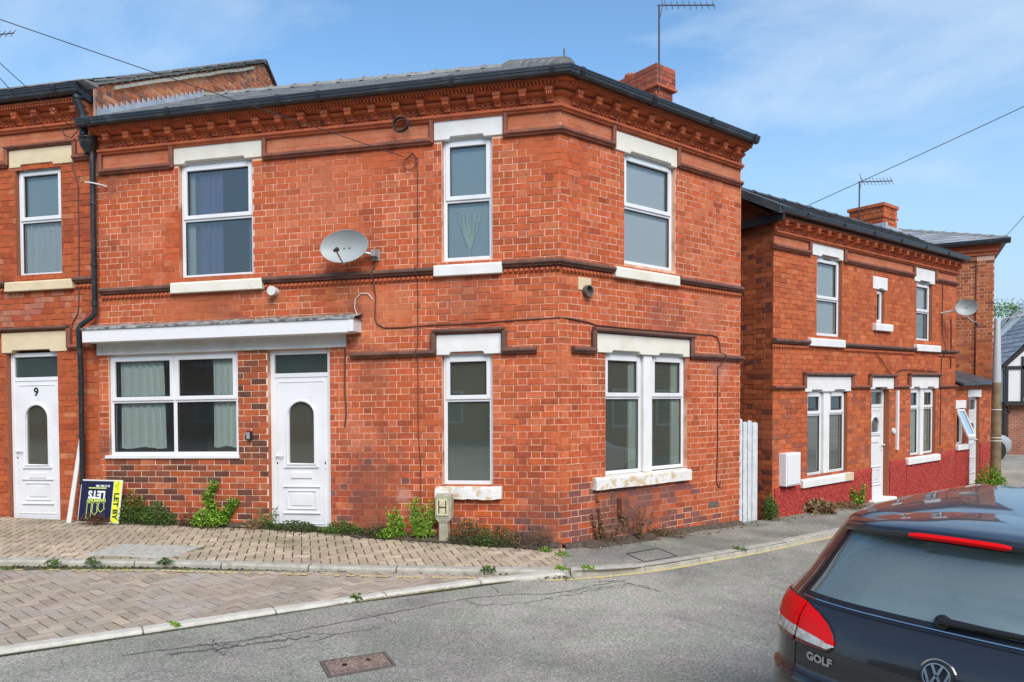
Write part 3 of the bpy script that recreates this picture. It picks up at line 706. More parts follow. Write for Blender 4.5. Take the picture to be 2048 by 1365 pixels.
# brick colours (one per brick)
RED, SALMON, DARK, PLUM, ORANGE = (.49, .108, .038), (.55, .152, .066), (.38, .082, .034), (.225, .088, .073), (.50, .105, .028)
def pick(w):
    r = random.random() * sum(k for k, _ in w)
    for k, c in w:
        r -= k
        if r <= 0: return vary(c)
    return vary(w[-1][1])
def nz(s, z, f=.7, o=0.0): return noise.noise(V((s * f, z * f, o)))
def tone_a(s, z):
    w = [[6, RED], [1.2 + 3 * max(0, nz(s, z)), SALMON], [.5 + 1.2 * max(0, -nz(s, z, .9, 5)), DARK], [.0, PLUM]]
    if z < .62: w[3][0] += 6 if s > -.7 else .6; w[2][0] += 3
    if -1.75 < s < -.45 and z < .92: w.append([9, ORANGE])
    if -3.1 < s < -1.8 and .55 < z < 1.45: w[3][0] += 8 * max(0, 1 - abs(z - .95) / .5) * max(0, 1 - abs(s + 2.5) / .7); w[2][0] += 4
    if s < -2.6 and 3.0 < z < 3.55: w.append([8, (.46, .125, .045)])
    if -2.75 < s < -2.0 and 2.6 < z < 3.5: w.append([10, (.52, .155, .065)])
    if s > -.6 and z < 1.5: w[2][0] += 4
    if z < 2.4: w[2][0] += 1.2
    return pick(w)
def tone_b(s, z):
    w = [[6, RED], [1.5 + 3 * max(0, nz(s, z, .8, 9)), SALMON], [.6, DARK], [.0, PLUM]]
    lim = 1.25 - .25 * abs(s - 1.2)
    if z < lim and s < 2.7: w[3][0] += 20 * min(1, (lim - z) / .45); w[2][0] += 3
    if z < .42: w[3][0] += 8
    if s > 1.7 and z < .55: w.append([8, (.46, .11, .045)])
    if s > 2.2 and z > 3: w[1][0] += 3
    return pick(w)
def tone_panel(s, z): return pick([[6, (.42, .10, .038)], [3.5, (.30, .08, .038)], [2.4, (.13, .055, .038)], [1.6, (.21, .07, .04)], [.6, (.45, .15, .07)]])
def tone_left(s, z):
    w = [[7, (.44, .10, .035)], [2, (.36, .075, .03)], [.8, (.5, .17, .08)]]
    if 3.1 < z < 3.75: w.append([7, (.42, .16, .10)])
    if z < .6: w.append([5, DARK])
    return pick(w)
def tone_c(s, z):
    w = [[8, (.50, .125, .045)], [2, (.42, .095, .037)], [1.5, (.55, .165, .07)]]
    if z < 2.1: w.append([3, (.34, .10, .055)])
    return pick(w)
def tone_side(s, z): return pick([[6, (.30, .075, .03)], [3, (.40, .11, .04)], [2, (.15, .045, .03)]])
def tone_gable(s, z): return pick([[6, (.54, .18, .07)], [3, (.58, .26, .13)], [2, (.38, .13, .065)], [.6, (.27, .13, .09)]])
# ------------------------------------------------------------------ the ground
def sheet(name, poly, off, mat, nx=1, kind="structure", parent=None, thick=0.0):
    """ground sheet that follows the fall of the street"""
    m = MB(); xs = sorted({p[0] for p in poly} | {-14, -4, 0, 2.5, 5.2, 8.5, 20})
    bm = bmesh.new(); f = bm.faces.new([bm.verts.new((p[0], p[1], 0)) for p in poly])
    for x in xs: bmesh.ops.bisect_plane(bm, geom=bm.verts[:] + bm.edges[:] + bm.faces[:], plane_co=(x, 0, 0), plane_no=(1, 0, 0))
    for f in bm.faces: m.face([(v.co.x, v.co.y, zg(v.co.x) + off) for v in f.verts][::(1 if f.normal.z > 0 else -1)])
    bm.free()
    return tag(m.build(name, mat, parent), kind=kind) if parent is None else m.build(name, mat, parent)
road = sheet("road", [(-160, -160), (160, -160), (160, 160), (-160, 160)], ROAD, "asphalt")
KERB = [(-10.5, -3.42), (-8.0, -2.88), (-5.73, -2.38), (-4.38, -2.13), (-3.5, -1.97), (-2.56, -1.80), (-1.78, -1.65), (-.92, -1.47), (-.1, -1.25), (.28, -1.12), (.60, -.96), (.92, -.74), (1.28, -.37), (1.8, .22), (2.42, .93), (3.1, 1.72), (3.9, 2.66), (5.3, 4.28), (7.4, 6.72), (9.0, 8.6)]
footway = sheet("footway", [p for p in KERB if p[0] > .2] + [(8.8, 10.4), tuple((FB.P(13.9, 0))[:2]), tuple((FB.P(3.7, 0))[:2]), (.03, .02), (.12, -1.08)], -.006, "asphalt_path")
KWHITE = [(-4.2, -5.38), (-3.36, -4.53), (-2.62, -3.80), (-2.16, -3.32), (-1.56, -2.70), (-.78, -1.92), (-.12, -1.36), (.22, -1.13)]
def stones(parent, line, width, top, bottom, length, mat, name, side=1, gap=.006, d=0.0):
    """kerb stones one by one along a line; side: which side the body lies"""
    pts = [V((p[0], p[1], 0)) for p in line]; seg = []
    tot = sum((pts[i + 1] - pts[i]).length for i in range(len(pts) - 1))
    def at(l):
        for i in range(len(pts) - 1):
            k = (pts[i + 1] - pts[i]).length
            if l <= k or i == len(pts) - 2: return pts[i].lerp(pts[i + 1], min(l / k, 1.0)), (pts[i + 1] - pts[i]).normalized()
            l -= k
    n = max(1, round(tot / length))
    for i in range(n):
        (a, ta), (b, tb) = at(tot * i / n + gap), at(tot * (i + 1) / n - gap)
        t = (b - a).normalized(); w = V((-t.y, t.x, 0)) * side; m = MB()
        dz = random.uniform(-.006, .006)
        wa, wb = V((-ta.y, ta.x, 0)) * side, V((-tb.y, tb.x, 0)) * side
        t1 = lambda p: V((p.x, p.y, zg(p.x) + top + dz)); b1 = lambda p: V((p.x, p.y, zg(p.x) + bottom))
        ch = .018
        sec = lambda p, ww: [b1(p), V((p.x, p.y, zg(p.x) + top + dz - ch)), t1(p + ww * ch), t1(p + ww * width), b1(p + ww * width)]
        m.loft(sec(a, wa), sec(b, wb)); m.build(name, mat, parent, bevel=.006)
kerb_edge = [p for p in KERB if p[0] > -9]
stones(footway, kerb_edge, .13, .0, ROAD - .05, .92, "kerb", "kerb_stone", 1)

# paved parking bay in front of the kerb: blocks in herringbone, edged with pale kerb
bay_poly = [(-10.5, -3.48), (-8.0, -2.92), (-5.73, -2.41), (-3.5, -1.99), (-1.78, -1.67), (-.1, -1.28), (.1, -1.24), (-.12, -1.40), (-1.56, -2.74), (-2.62, -3.84), (-4.2, -5.44), (-10.5, -5.44)]
bay = sheet("parking_bay", [(-10.5, -3.46), (-8.0, -2.90), (-5.73, -2.39), (-3.5, -1.98), (-1.78, -1.66), (-.1, -1.26), (.18, -1.16), (-.12, -1.38), (-1.56, -2.72), (-2.62, -3.82), (-4.2, -5.42), (-10.5, -5.42)], ROAD + .012, "mossy_joint")
footway_base = sheet("paved_footway", [(-10.5, -3.28), (-8.0, -2.74), (-5.73, -2.24), (-3.5, -1.83), (-1.78, -1.51), (-.1, -1.11), (.12, -1.05), (.03, 0), (-10.5, -.0)], -.012, "mossy_joint")
stones(bay, KWHITE, .11, ROAD + .045, ROAD - .05, .95, "kerb_white", "edging_stone", 1)
def clip_poly(poly, edges):
    for (p, n_) in edges:
        out = []
        for i in range(len(poly)):
            a, b = poly[i], poly[(i + 1) % len(poly)]
            da, db = (a[0] - p[0]) * n_[0] + (a[1] - p[1]) * n_[1], (b[0] - p[0]) * n_[0] + (b[1] - p[1]) * n_[1]
            if da >= 0: out.append(a)
            if da * db < 0: t = da / (da - db); out.append((a[0] + (b[0] - a[0]) * t, a[1] + (b[1] - a[1]) * t))
        poly = out
        if len(poly) < 3: return []
    return poly
def edge(p, q):
    """half plane to the left of p->q"""
    t = (q[0] - p[0], q[1] - p[1]); return (p, (-t[1], t[0]))
def herringbone(x0, x1, y0, y1, ang, L=.2, W=.1):
    ca, sa = math.cos(ang), math.sin(ang); out = []
    cx, cy = (x0 + x1) / 2, (y0 + y1) / 2; rr = math.hypot(x1 - x0, y1 - y0) / 2 + .3; n = int(rr / W) + 2
    for i in range(-n, n):
        for j in range(-n, n):
            # unit cell of 90 degree herringbone
            k = (i - j) % 4
            if k == 0: r = (i * W, j * W, L, W)
            elif k == 2 and False: continue
            elif k == 3: r = (i * W, j * W, W, L)
            else: continue
            px, py = r[0] + r[2] / 2, r[1] + r[3] / 2
            x, y = cx + px * ca - py * sa, cy + px * sa + py * ca
            if x0 - .2 < x < x1 + .2 and y0 - .2 < y < y1 + .2: out.append((x, y, r[2], r[3], ang))
    return out
PAVER = {}
def paver_mesh(w, h, mat, var):
    key = (w, h, mat, var)
    if key not in PAVER:
        rnd = random.Random(var * 7 + int(w * 100)); j = lambda: rnd.uniform(-.003, .003); g, e = .0065, .006
        x, y = w / 2 - g, h / 2 - g; me = bpy.data.meshes.new("paver"); tz = [rnd.uniform(-.0025, .0025) for _ in range(4)]
        b = [(-x, -y, -.03), (x, -y, -.03), (x, y, -.03), (-x, y, -.03)]
        mid = [(-x + j(), -y + j(), -.004), (x + j(), -y + j(), -.004), (x + j(), y + j(), -.004), (-x + j(), y + j(), -.004)]
        t = [(-x + e, -y + e, tz[0]), (x - e, -y + e, tz[1]), (x - e, y - e, tz[2]), (-x + e, y - e, tz[3])]
        fs = [(8, 9, 10, 11)] + [(a, (a + 1) % 4, 4 + (a + 1) % 4, 4 + a) for a in range(4)] + [(4 + a, 4 + (a + 1) % 4, 8 + (a + 1) % 4, 8 + a) for a in range(4)]
        me.from_pydata(b + mid + t, [], fs)
        at = me.attributes.new("piece_colour", 'FLOAT_COLOR', 'FACE'); at.data.foreach_set("color", [1.0] * (4 * len(fs)))
        me.materials.append(MAT[mat]); PAVER[key] = me
    return PAVER[key]
def pave(parent, blocks, edges, off, mat, tone, limit=300, holes=()):
    items = []
    for (x, y, w, h, a) in blocks:
        ca, sa = math.cos(a), math.sin(a); g = .0065
        full = [(x + p * ca - q * sa, y + p * sa + q * ca) for p, q in ((-w / 2 + g, -h / 2 + g), (w / 2 - g, -h / 2 + g), (w / 2 - g, h / 2 - g), (-w / 2 + g, h / 2 - g))]
        if any(hx0 < x < hx1 and hy0 < y < hy1 for hx0, hx1, hy0, hy1 in holes): continue
        cl = clip_poly(full, edges)
        if len(cl) < 3: continue
        whole = len(cl) == 4 and all(min(abs(p[0] - q[0]) + abs(p[1] - q[1]) for q in full) < 1e-6 for p in cl)
        dist = math.hypot(x - CAM.x, y - CAM.y)
        vx = (V((x, y, .2)) - CAM); fx = vx.dot(_r) / max(vx.dot(_f), .1)
        inview = abs(fx) < .74 and vx.dot(_f) > .5 and (-vx.z) / vx.dot(_f) < .40
        items.append((dist if (whole and inview) else 99, x, y, w, h, a, cl, whole and inview))
    items.sort(key=lambda t: t[0]); mb = MB()
    for k, (dd, x, y, w, h, a, cl, ok) in enumerate(items):
        col = tone(x, y); z = zg(x) + off + .03 * 0 + random.uniform(-.003, .003) + .004 * nz(x, y, 1.5, 3)
        if ok and k < limit:
            o = bpy.data.objects.new("paver", paver_mesh(w, h, mat, k % 6)); LINK(o); o.parent = parent
            o.location = (x, y, z + .018); o.rotation_euler = (random.uniform(-.012, .012), random.uniform(-.012, .012) + math.atan((zg(x - .1) - zg(x + .1)) / .2) * 0, a); o.color = (*col, 1)
        else:
            t = [(p[0], p[1], zg(p[0]) + off + .018 + random.uniform(-.0025, .0025)) for p in cl]
            b = [(p[0], p[1], zg(p[0]) + off - .012) for p in cl]
            mb.face(t, col)
            for i in range(len(cl)): i2 = (i + 1) % len(cl); mb.face([b[i], b[i2], t[i2], t[i]], col)
    mb.build("paver", mat, parent, kind="stuff")
def tone_bay(x, y): return pick_soft([[5, (.375, .305, .235)], [3, (.335, .275, .215)], [2, (.42, .335, .255)], [1.2, (.325, .285, .225)]])
def pick_soft(w):
    c = pick(w); g_ = sum(c) / 3; b_ = w[0][1]; k = g_ / (sum(b_) / 3); return tuple(.5 * (a + q_ * k) for a, q_ in zip(c, b_))
def tone_foot(x, y): return pick_soft([[5, (.44, .35, .25)], [3, (.39, .31, .225)], [2, (.50, .40, .29)]])
bedges = [edge((-10.5, -5.40), (-4.2, -5.40)), edge((-4.2, -5.31), (-.12, -1.29)), edge((.2, -1.20), (-1.78, -1.68)), edge((-1.78, -1.68), (-10.5, -3.50))]
pave(bay, herringbone(-8.9, .2, -5.4, -1.1, R(62)), bedges, ROAD + .006, "paver_pink", tone_bay)
fedges = [edge((-10.5, -3.26), (-1.78, -1.49)), edge((-1.78, -1.49), (.2, -1.02)), edge((.14, -1.05), (.05, -.02)), edge((.2, -.05), (-10.5, -.05))]
pave(footway_base, herringbone(-8.9, .2, -3.2, 0, R(28)), fedges, -.018, "paver_buff", tone_foot, holes=[(-5.08, -4.08, -1.93, -1.32)])

def patch(name, pts, off, mat, parent, thick=.02):
    m = MB(); t = [V((x, y, zg(x) + off)) for x, y in pts]; m.loft([p - V((0, 0, thick)) for p in t], t); return m.build(name, mat, parent, bevel=.004)
patch("concrete_slab", [(-5.12, -1.94), (-4.06, -1.90), (-4.10, -1.27), (-5.10, -1.36)], .004, "concrete", footway_base, .03)
# yellow line: along the road, and worn, block by block, across the bay
def ribbon(mb, line, w, off, jit=.0):
    pts = [V((p[0], p[1], 0)) for p in line]
    for i in range(len(pts) - 1):
        t = (pts[i + 1] - pts[i]); n_ = V((-t.y, t.x, 0)).normalized() * w / 2
        q = [pts[i] - n_, pts[i + 1] - n_, pts[i + 1] + n_, pts[i] + n_]
        mb.face([(p.x, p.y, zg(p.x) + off) for p in q])
def smooth_line(pts, n=6):
    out = []
    for i in range(len(pts) - 1):
        p0, p1, p2, p3 = pts[max(i - 1, 0)], pts[i], pts[i + 1], pts[min(i + 2, len(pts) - 1)]
        for k in range(n):
            t = k / n
            out.append(tuple(.5 * ((2 * p1[c]) + (-p0[c] + p2[c]) * t + (2 * p0[c] - 5 * p1[c] + 4 * p2[c] - p3[c]) * t * t + (-p0[c] + 3 * p1[c] - 3 * p2[c] + p3[c]) * t ** 3) for c in range(len(p1))))
    return out + [pts[-1]]
m = MB(); ribbon(m, smooth_line([(.02, -1.38), (.35, -1.20), (.64, -.98), (1.0, -.68), (1.36, -.32), (1.9, .30), (2.5, 1.0), (3.6, 2.28), (5.4, 4.36), (7.6, 6.9)]), .065, ROAD + .004); m.build("yellow_line", "yellow_paint", road)
m = MB(); L = smooth_line([(-7.4, -3.0), (-5.4, -2.56), (-4.5, -2.38), (-3.84, -2.25), (-2.96, -2.08), (-2.0, -1.89), (-1.46, -1.78), (-.94, -1.66), (-.42, -1.52)], 14)
for i in range(0, len(L) - 2):
    if random.random() < .74: ribbon(m, [L[i], ((L[i][0] + L[i + 1][0] * 6) / 7, (L[i][1] + L[i + 1][1] * 6) / 7)], .06, ROAD + .0295)
m.build("yellow_line", "yellow_paint", bay)
# cracks and the old repair seam in the road
def crack(line, w, off=ROAD + .003, jit=.025, parent=road, branch=0):
    pts = smooth_line(line, 10); mb = MB(); rows = []
    for i, p in enumerate(pts):
        a, b = pts[max(i - 1, 0)], pts[min(i + 1, len(pts) - 1)]; t = V((b[0] - a[0], b[1] - a[1], 0)).normalized(); n_ = V((-t.y, t.x, 0))
        ww = w * random.uniform(.15, 1.0) * (1 if 0 < i < len(pts) - 1 else .1); c = V((p[0], p[1], 0)) + n_ * random.uniform(-jit, jit)
        rows.append([V((q.x, q.y, zg(q.x) + off)) for q in (c - n_ * ww / 2, c + n_ * ww / 2)])
    mb.grid(rows); mb.build("crack", "crack", parent)
crack([(-2.6, -4.35), (-2.41, -4.18), (-1.9, -3.78), (-1.45, -3.26), (-.98, -2.70), (-.62, -2.28), (-.2, -2.0), (.14, -1.86), (.5, -1.45), (.85, -1.05)], .022, jit=.008)
crack([(-2.3, -4.25), (-2.0, -4.02), (-1.75, -3.8), (-1.5, -3.62)], .05, jit=.03); crack([(-2.25, -4.02), (-2.0, -3.95), (-1.85, -3.72), (-1.6, -3.6), (-1.35, -3.5)], .02, jit=.04)
crack([(-2.2, -3.86), (-2.05, -4.05), (-1.9, -4.15)], .02); crack([(-1.7, -4.0), (-1.4, -3.62), (-1.05, -3.25)], .016, jit=.03); crack([(-.62, -2.28), (-.45, -2.42), (-.15, -2.3), (.2, -2.02)], .016)
crack([(-.3, -2.05), (-.42, -1.85), (-.55, -1.72)], .012); crack([(.1, -2.05), (.45, -1.7), (.8, -1.35), (1.1, -1.2)], .014, jit=.03); crack([(-1.4, -3.0), (-1.1, -3.05), (-.95, -3.15)], .012)
crack([(.55, -1.25), (.75, -1.15), (1.0, -1.25), (1.2, -1.4)], .03, jit=.03); crack([(.3, -1.75), (.6, -1.45), (.9, -1.2)], .02, jit=.03)
crack([(1.4, .1), (2.1, .9), (2.7, 1.75), (3.4, 2.6)], .012, off=-.006, parent=footway, jit=.015); crack([(1.1, .6), (1.7, 1.0), (2.4, 1.5), (2.9, 2.3)], .012, off=-.006, parent=footway, jit=.02); crack([(.35, -.8), (.75, -.3), (1.0, .2)], .01, off=-.006, parent=footway)
# covers
def cover(name, pts, off, label):
    o = thing(name, (sum(p[0] for p in pts) / 4, sum(p[1] for p in pts) / 4, zg(pts[0][0]) + off), label, "cover")
    P = [V((x, y, zg(x) + off)) for x, y in pts]; up = V((0, 0, 1)); f = lambda a, b: P[0].lerp(P[1], a).lerp(P[3].lerp(P[2], a), b)
    m = MB()
    for (a0, a1, b0, b1) in ((-.05, 0, -.06, 1.06), (1, 1.05, -.06, 1.06), (0, 1, -.08, 0), (0, 1, 1, 1.08)):
        q = [f(a0, b0), f(a1, b0), f(a1, b1), f(a0, b1)]; m.hexa([p - up * .03 for p in q] + [p + up * .008 for p in q])
    m.build("frame", "cast_iron_dark", o)
    m = MB(); q = [f(.01, .01), f(.99, .01), f(.99, .99), f(.01, .99)]; m.hexa([p - up * .03 for p in q] + [p + up * .006 for p in q]); m.build("lid", "cast_iron", o)
    m = MB()
    for i in range(9):
        for b0, b1 in ((.08, .24), (.76, .92)):
            a = .07 + i * .105; q = [f(a, b0), f(a + .035, b0), f(a + .035, b1), f(a, b1)]; m.hexa([p + up * .005 for p in q] + [p + up * .013 for p in q])
    for b in (.36, .46, .56, .66):
        pts_ = [f(.05 + .9 * i / 24, b + .035 * math.sin(i * .8)) + up * .008 for i in range(25)]; m.tube(pts_, .006, 5)
    m.build("tread_pattern", "cast_iron", o)
    m = MB()
    for a, b in ((.28, .5), (.68, .42)): m = MB(); m.lathe(f(a, b) + up * .008, up, [(.02, 0), (.02, .008), (.001, .008)], 8); m.build("keyhole", "ink_black", o)
cover("manhole_cover", [(-1.16, -4.10), (-.82, -3.82), (-.67, -4.02), (-1.0, -4.31)], ROAD + .004, "small rusty rectangular iron cover set in the road")
o = thing("inspection_cover", (1.05, .05, zg(1.05)), "dark tarmac-filled inspection cover in the grey footway by the kerb", "cover")
m = MB(); P = [V((x, y, zg(x) - .008)) for x, y in ((.80, -.06), (1.17, .42), (1.40, .05), (1.02, -.40))]; m.loft([p - V((0, 0, .03)) for p in P], P); m.build("lid", "cast_iron_dark", o)
m = MB(); ring = P + [P[0]]
for i in range(4): m.tube([ring[i], ring[i + 1]], .009, 5)
m.build("frame", "ink_black", o)
o = thing("drain_grate", (-6.35, -2.72, zg(-6.3) + ROAD), "dark slotted drain grate against the kerb", "drain")
FD = Frame((-6.05, -2.62, zg(-6.2) + ROAD + .012), (-.975, -.22, 0), (.22, -.975, 0))
m = MB(); bars(m, Frame(FD.o, FD.u, (0, 0, 1)), 0, .42, 0, .01, .002, 0, .01)
m = MB()
for i in range(9): m.hexa([FD.P(.02 + i * .05 + a, z, d) for z in (0, .02) for a, d in ((0, .02), (.028, .02), (.028, .36), (0, .36))])
for d0, d1 in ((0, .02), (.36, .38)): m.hexa([FD.P(a, z, d) for z in (0, .02) for a, d in ((0, d0), (.47, d0), (.47, d1), (0, d1))])
m.build("grate_bars", "cast_iron_dark", o)
m = MB(); m.face([FD.P(0, .002, 0), FD.P(.47, .002, 0), FD.P(.47, .002, .38), FD.P(0, .002, .38)]); m.build("gully", "ink_black", o)
# strip of soil where the walls meet the footway
m = MB(); rows = [[], [], []]
for i in range(60):
    x = -6.6 + 6.6 * i / 59; w = .10 + .10 * abs(nz(x, 3, 1.3)) + (.14 if -2.7 < x < -.2 else 0)
    rows[0].append((x, .02, zg(x) + .06)); rows[1].append((x, -.06, zg(x) + .045 + .02 * nz(x, 1, 4))); rows[2].append((x, -w, zg(x) + .012))
m.grid(rows); tag(m.build("soil_strip", "soil", footway_base), kind="stuff")
m = MB(); rows = [[], [], []]
for i in range(60):
    s = 3.7 * i / 59; w = .10 + .12 * abs(nz(s, 8, 1.3)) + (.14 if .3 < s < 1.6 else 0); p = FB.P(s, 0)
    for k, (d, h) in enumerate(((-.02, .05), (.06, .035), (w, -.010))): q = FB.P(s, 0, d); rows[k].append((q.x, q.y, zg(p.x) + h))
m.grid(rows); tag(m.build("soil_strip", "soil", footway), kind="stuff")
# ------------------------------------------------------------------ the corner house
corner = thing("corner_house", (0, 0, zg(0)), "red brick corner house with angled corner, white windows and a white shop fascia", "house")
oA = [(-5.285, -4.168, 3.775, 5.34), (-1.522, -.865, 3.80, 5.34), (-1.533, -.870, .95, 2.615), (-6.445, -4.418, 1.335, 2.755), (-3.975, -3.075, .28, 2.755)]
oB = [(1.12, 2.16, 3.825, 5.30), (.77, 1.522, 1.02, 2.625), (1.695, 2.432, 1.03, 2.632)]
hB = [oB[0], (.77, 2.432, 1.0, 2.63)]
ZT = 5.90
hA = [(a, b, c, e + (.045 if i < 3 else 0)) for i, (a, b, c, e) in enumerate(oA)]; hB = [(a, b, c, e + .045) for a, b, c, e in hB]
m = MB(); backing(m, FA, -6.6, 0, 0, ZT, hA); backing(m, FB, 0, 3.72, -.1, ZT, hB); reveals(m, FA, hA); reveals(m, FB, hB)
wall = m.build("wall", "mortar_pale", corner)
# unseen end and back walls
FE = Frame(FB.P(3.72, 0), -NB, UB)
m = MB()
ridge_w = V((-6.6, 2.6, 7.36))
hip_top = V((-1.196, 2.6, 7.36))
bridge = FB.P(3.72, 0, -2.6) + V((0, 0, 7.34))
pb0, pb1 = FB.P(3.72, -.1), FB.P(3.72, -.1, -5.2)
back = V((-2.39, 5.2, 0))
m.face([FB.P(3.72, -.1), FB.P(3.72, -.1, -5.2), FB.P(3.72, 5.9, -5.2), bridge, FB.P(3.72, 5.9, 0)])
m.face([V((-6.6, 5.2, 0)), V((-6.6, 5.2, 5.9)), back + V((0, 0, 5.9)), back]); m.face([back, back + V((0, 0, 5.9)), FB.P(3.72, 5.9, -5.2), FB.P(3.72, -.1, -5.2)])
m.uv = lambda co, n_: ((co - V((0, 0, 0))).dot(-NB) if abs(n_.dot(UB)) > .5 else co.x, co.z)
m.build("end_wall", "far_brick_red", corner)
panel = [(-6.50, -3.975, .05, 1.335), (-4.418, -3.975, 1.335, 2.755)]
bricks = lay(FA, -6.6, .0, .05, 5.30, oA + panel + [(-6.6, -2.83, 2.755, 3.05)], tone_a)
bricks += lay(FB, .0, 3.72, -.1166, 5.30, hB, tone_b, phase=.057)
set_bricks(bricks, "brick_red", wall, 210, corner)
# newer mixed bricks under and beside the shop window
m = MB(); backing(m, FA, -6.50, -3.978, .05, 2.755, [(-6.5, -4.418, 1.335, 2.8)], d=.0015); pw = m.build("shop_wall", "mortar_cream", corner)
set_bricks(lay(Frame(FA.o + FA.n * .003, FA.u, FA.n, FA.k), -6.50, -3.978, .05, 2.755, [(-6.5, -4.418, 1.335, 2.8)], tone_panel, stretch=True), "brick_multi", pw, 90, corner)
# smooth red brick panels under the cornice, laid with thin joints
def frieze_panels(root, F, spans, z0, z1, mat="panel_brick"):
    for (a, b) in spans:
        i = 0; z = z0; k = MB()
        while z < z1 - .02:
            x = a - (.11 if i % 2 else 0)
            while x < b:
                p, q = max(a, x), min(b, x + .227); x += .2295
                if q - p > .02:
                    k.box(F, p, q, z, min(z + .079, z1), -.02, .004 + random.uniform(0, .003))
            z += .0815; i += 1
        k.build("frieze_panel", mat, root, kind="stuff")
frieze_panels(wall, FA, [(-6.55, -5.36), (-3.99, -1.64), (-.70, 0)], 5.345, 5.575); frieze_panels(wall, FB, [(0, .91), (2.20, 3.70)], 5.345, 5.56)
# cornice, string courses and hood moulds
cornice(corner, FA, -6.52, 0, 5.595, 5.865, .325, -6.30, 0, MIT)
cornice(corner, FB, 0, 3.70, 5.585, 5.865, .325, .18, -MIT, 0)
for (a, b, e0, e1) in ((-6.50, -5.36, 0, 0), (-3.99, -1.64, 0, 0), (-.70, 0, 0, MIT)): string(corner, FA, a, b, 5.285, 5.365, .07, "moulding_red", "string_course", e0, e1)
for (a, b, e0, e1) in ((0, .89, -MIT, 0), (2.21, 3.70, 0, 0)): string(corner, FB, a, b, 5.285, 5.365, .07, "moulding_red", "string_course", e0, e1)
for s in (-6.50, -5.375, -3.975, -1.65, -.69): upright(corner, FA, s, 5.30, 5.58, .06, .06, "moulding_red")
for s in (.90, 2.20): upright(corner, FB, s, 5.30, 5.57, .06, .06, "moulding_red")
for (a, b, z, z_, e1) in ((-6.52, -5.39, 3.690, 3.71, 0), (-4.0, -1.622, 3.722, 3.74, 0), (-.725, 0, 3.752, 3.754, MIT)):
    string(corner, FA, a, b, z - .075, z + .012, .085, "band_brown", "string_course", 0, e1); balls(corner, FA, a, b, z - .118, .036, .062, .045, "terracotta")
for (a, b, e0) in ((0, .893, -MIT), (2.185, 3.70, 0)):
    string(corner, FB, a, b, 3.668, 3.752, .085, "band_brown", "string_course", e0, 0); balls(corner, FB, a, b, 3.625, .036, .062, .045, "terracotta")
for (a, b) in ((-2.76, -1.60), (-.745, -.30)): string(corner, FA, a, b, 2.605, 2.685, .08, "band_brown")
string(corner, FA, -1.645, -.71, 2.885, 2.945, .085, "band_brown", "hood_mould")
for s in (-1.635, -.715): upright(corner, FA, s, 2.63, 2.90, .07, .07, "band_brown")
for (a, b) in ((.16, .55), (2.49, 3.72)): string(corner, FB, a, b, 2.605, 2.685, .08, "band_brown")
string(corner, FB, .52, 2.53, 2.885, 2.945, .085, "band_brown", "hood_mould")
for s in (.54, 2.505): upright(corner, FB, s, 2.63, 2.90, .07, .07, "band_brown")
# lintels, sills, windows
lintel(corner, FA, -5.342, -4.012, 5.332, 5.562, [(-5.285, -4.168)]); sill(corner, FA, -5.387, -4.006, 3.57, 3.728)
lintel(corner, FA, -1.617, -.722, 5.325, 5.575, [(-1.522, -.865)], "stone_white"); sill(corner, FA, -1.618, -.73, 3.606, 3.758, "stone_white")
lintel(corner, FA, -1.60, -.75, 2.612, 2.866, [(-1.533, -.87)], "stone_white"); tag(sill(corner, FA, -1.615, -.746, .785, .945, "stone_peeling", rough=.012), "chipped sill with peeling paint")
lintel(corner, FB, .936, 2.174, 5.278, 5.52, [(1.12, 2.16)]); sill(corner, FB, .894, 2.184, 3.615, 3.765)
lintel(corner, FB, .581, 2.462, 2.625, 2.872, [(.77, 1.522), (1.695, 2.432)]); tag(sill(corner, FB, .53, 2.451, .858, 1.02, "stone_peeling", rough=.004), "cracked sill with peeling paint")
m = MB(); m.box(FB, 1.525, 1.692, 1.02, 2.63, -.10, -.01); m.build("mullion", "stone_white", corner, bevel=.01)
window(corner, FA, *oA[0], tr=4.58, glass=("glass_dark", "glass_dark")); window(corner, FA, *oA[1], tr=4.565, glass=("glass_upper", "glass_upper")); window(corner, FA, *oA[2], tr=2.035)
window(corner, FA, *oA[3], d=-.03, tr=2.10, mull=-5.41, sash=(True, False), glass=("glass_shop", "glass_shop"))
m = MB(); m.box(FA, -6.50, -4.40, 1.30, 1.345, -.05, .035); m.build("sill", "upvc_white", corner, bevel=.004)
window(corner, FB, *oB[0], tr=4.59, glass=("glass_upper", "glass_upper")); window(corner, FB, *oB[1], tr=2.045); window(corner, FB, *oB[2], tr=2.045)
upvc_door(corner, FA, *oA[4], 2.41, 0, gz=(1.215, 2.07), both=True)
# rooms behind the glass
m = MB()
for z in (.22, 3.15, 5.92):
    poly = [V((-6.55, .14, 0)), V((-.06, .14, 0)), FB.P(3.66, 0, -.14), FB.P(3.66, 0, -4.9), back + V((.3, -.3, 0)), V((-6.55, 5.0, 0))]
    m.face([p + V((0, 0, z)) for p in poly])
m.build("floor", "room_floor", corner)
m = MB()
for (p, q_) in ((V((-6.5, 2.3, 0)), V((-1.2, 2.3, 0))), (V((-1.2, 2.3, 0)), FB.P(3.6, 0, -2.3)), (V((-3.0, .15, 0)), V((-3.0, 2.3, 0))), (V((-.75, .2, 0)), V((-1.2, 2.3, 0)))):
    m.face([p + V((0, 0, .22)), q_ + V((0, 0, .22)), q_ + V((0, 0, 5.92)), p + V((0, 0, 5.92))])
m.face([V((-6.585, .01, .1)), V((-6.585, 5.1, .1)), V((-6.585, 5.1, 5.9)), V((-6.585, .01, 5.9))])
m.build("partition", "room_wall", corner)
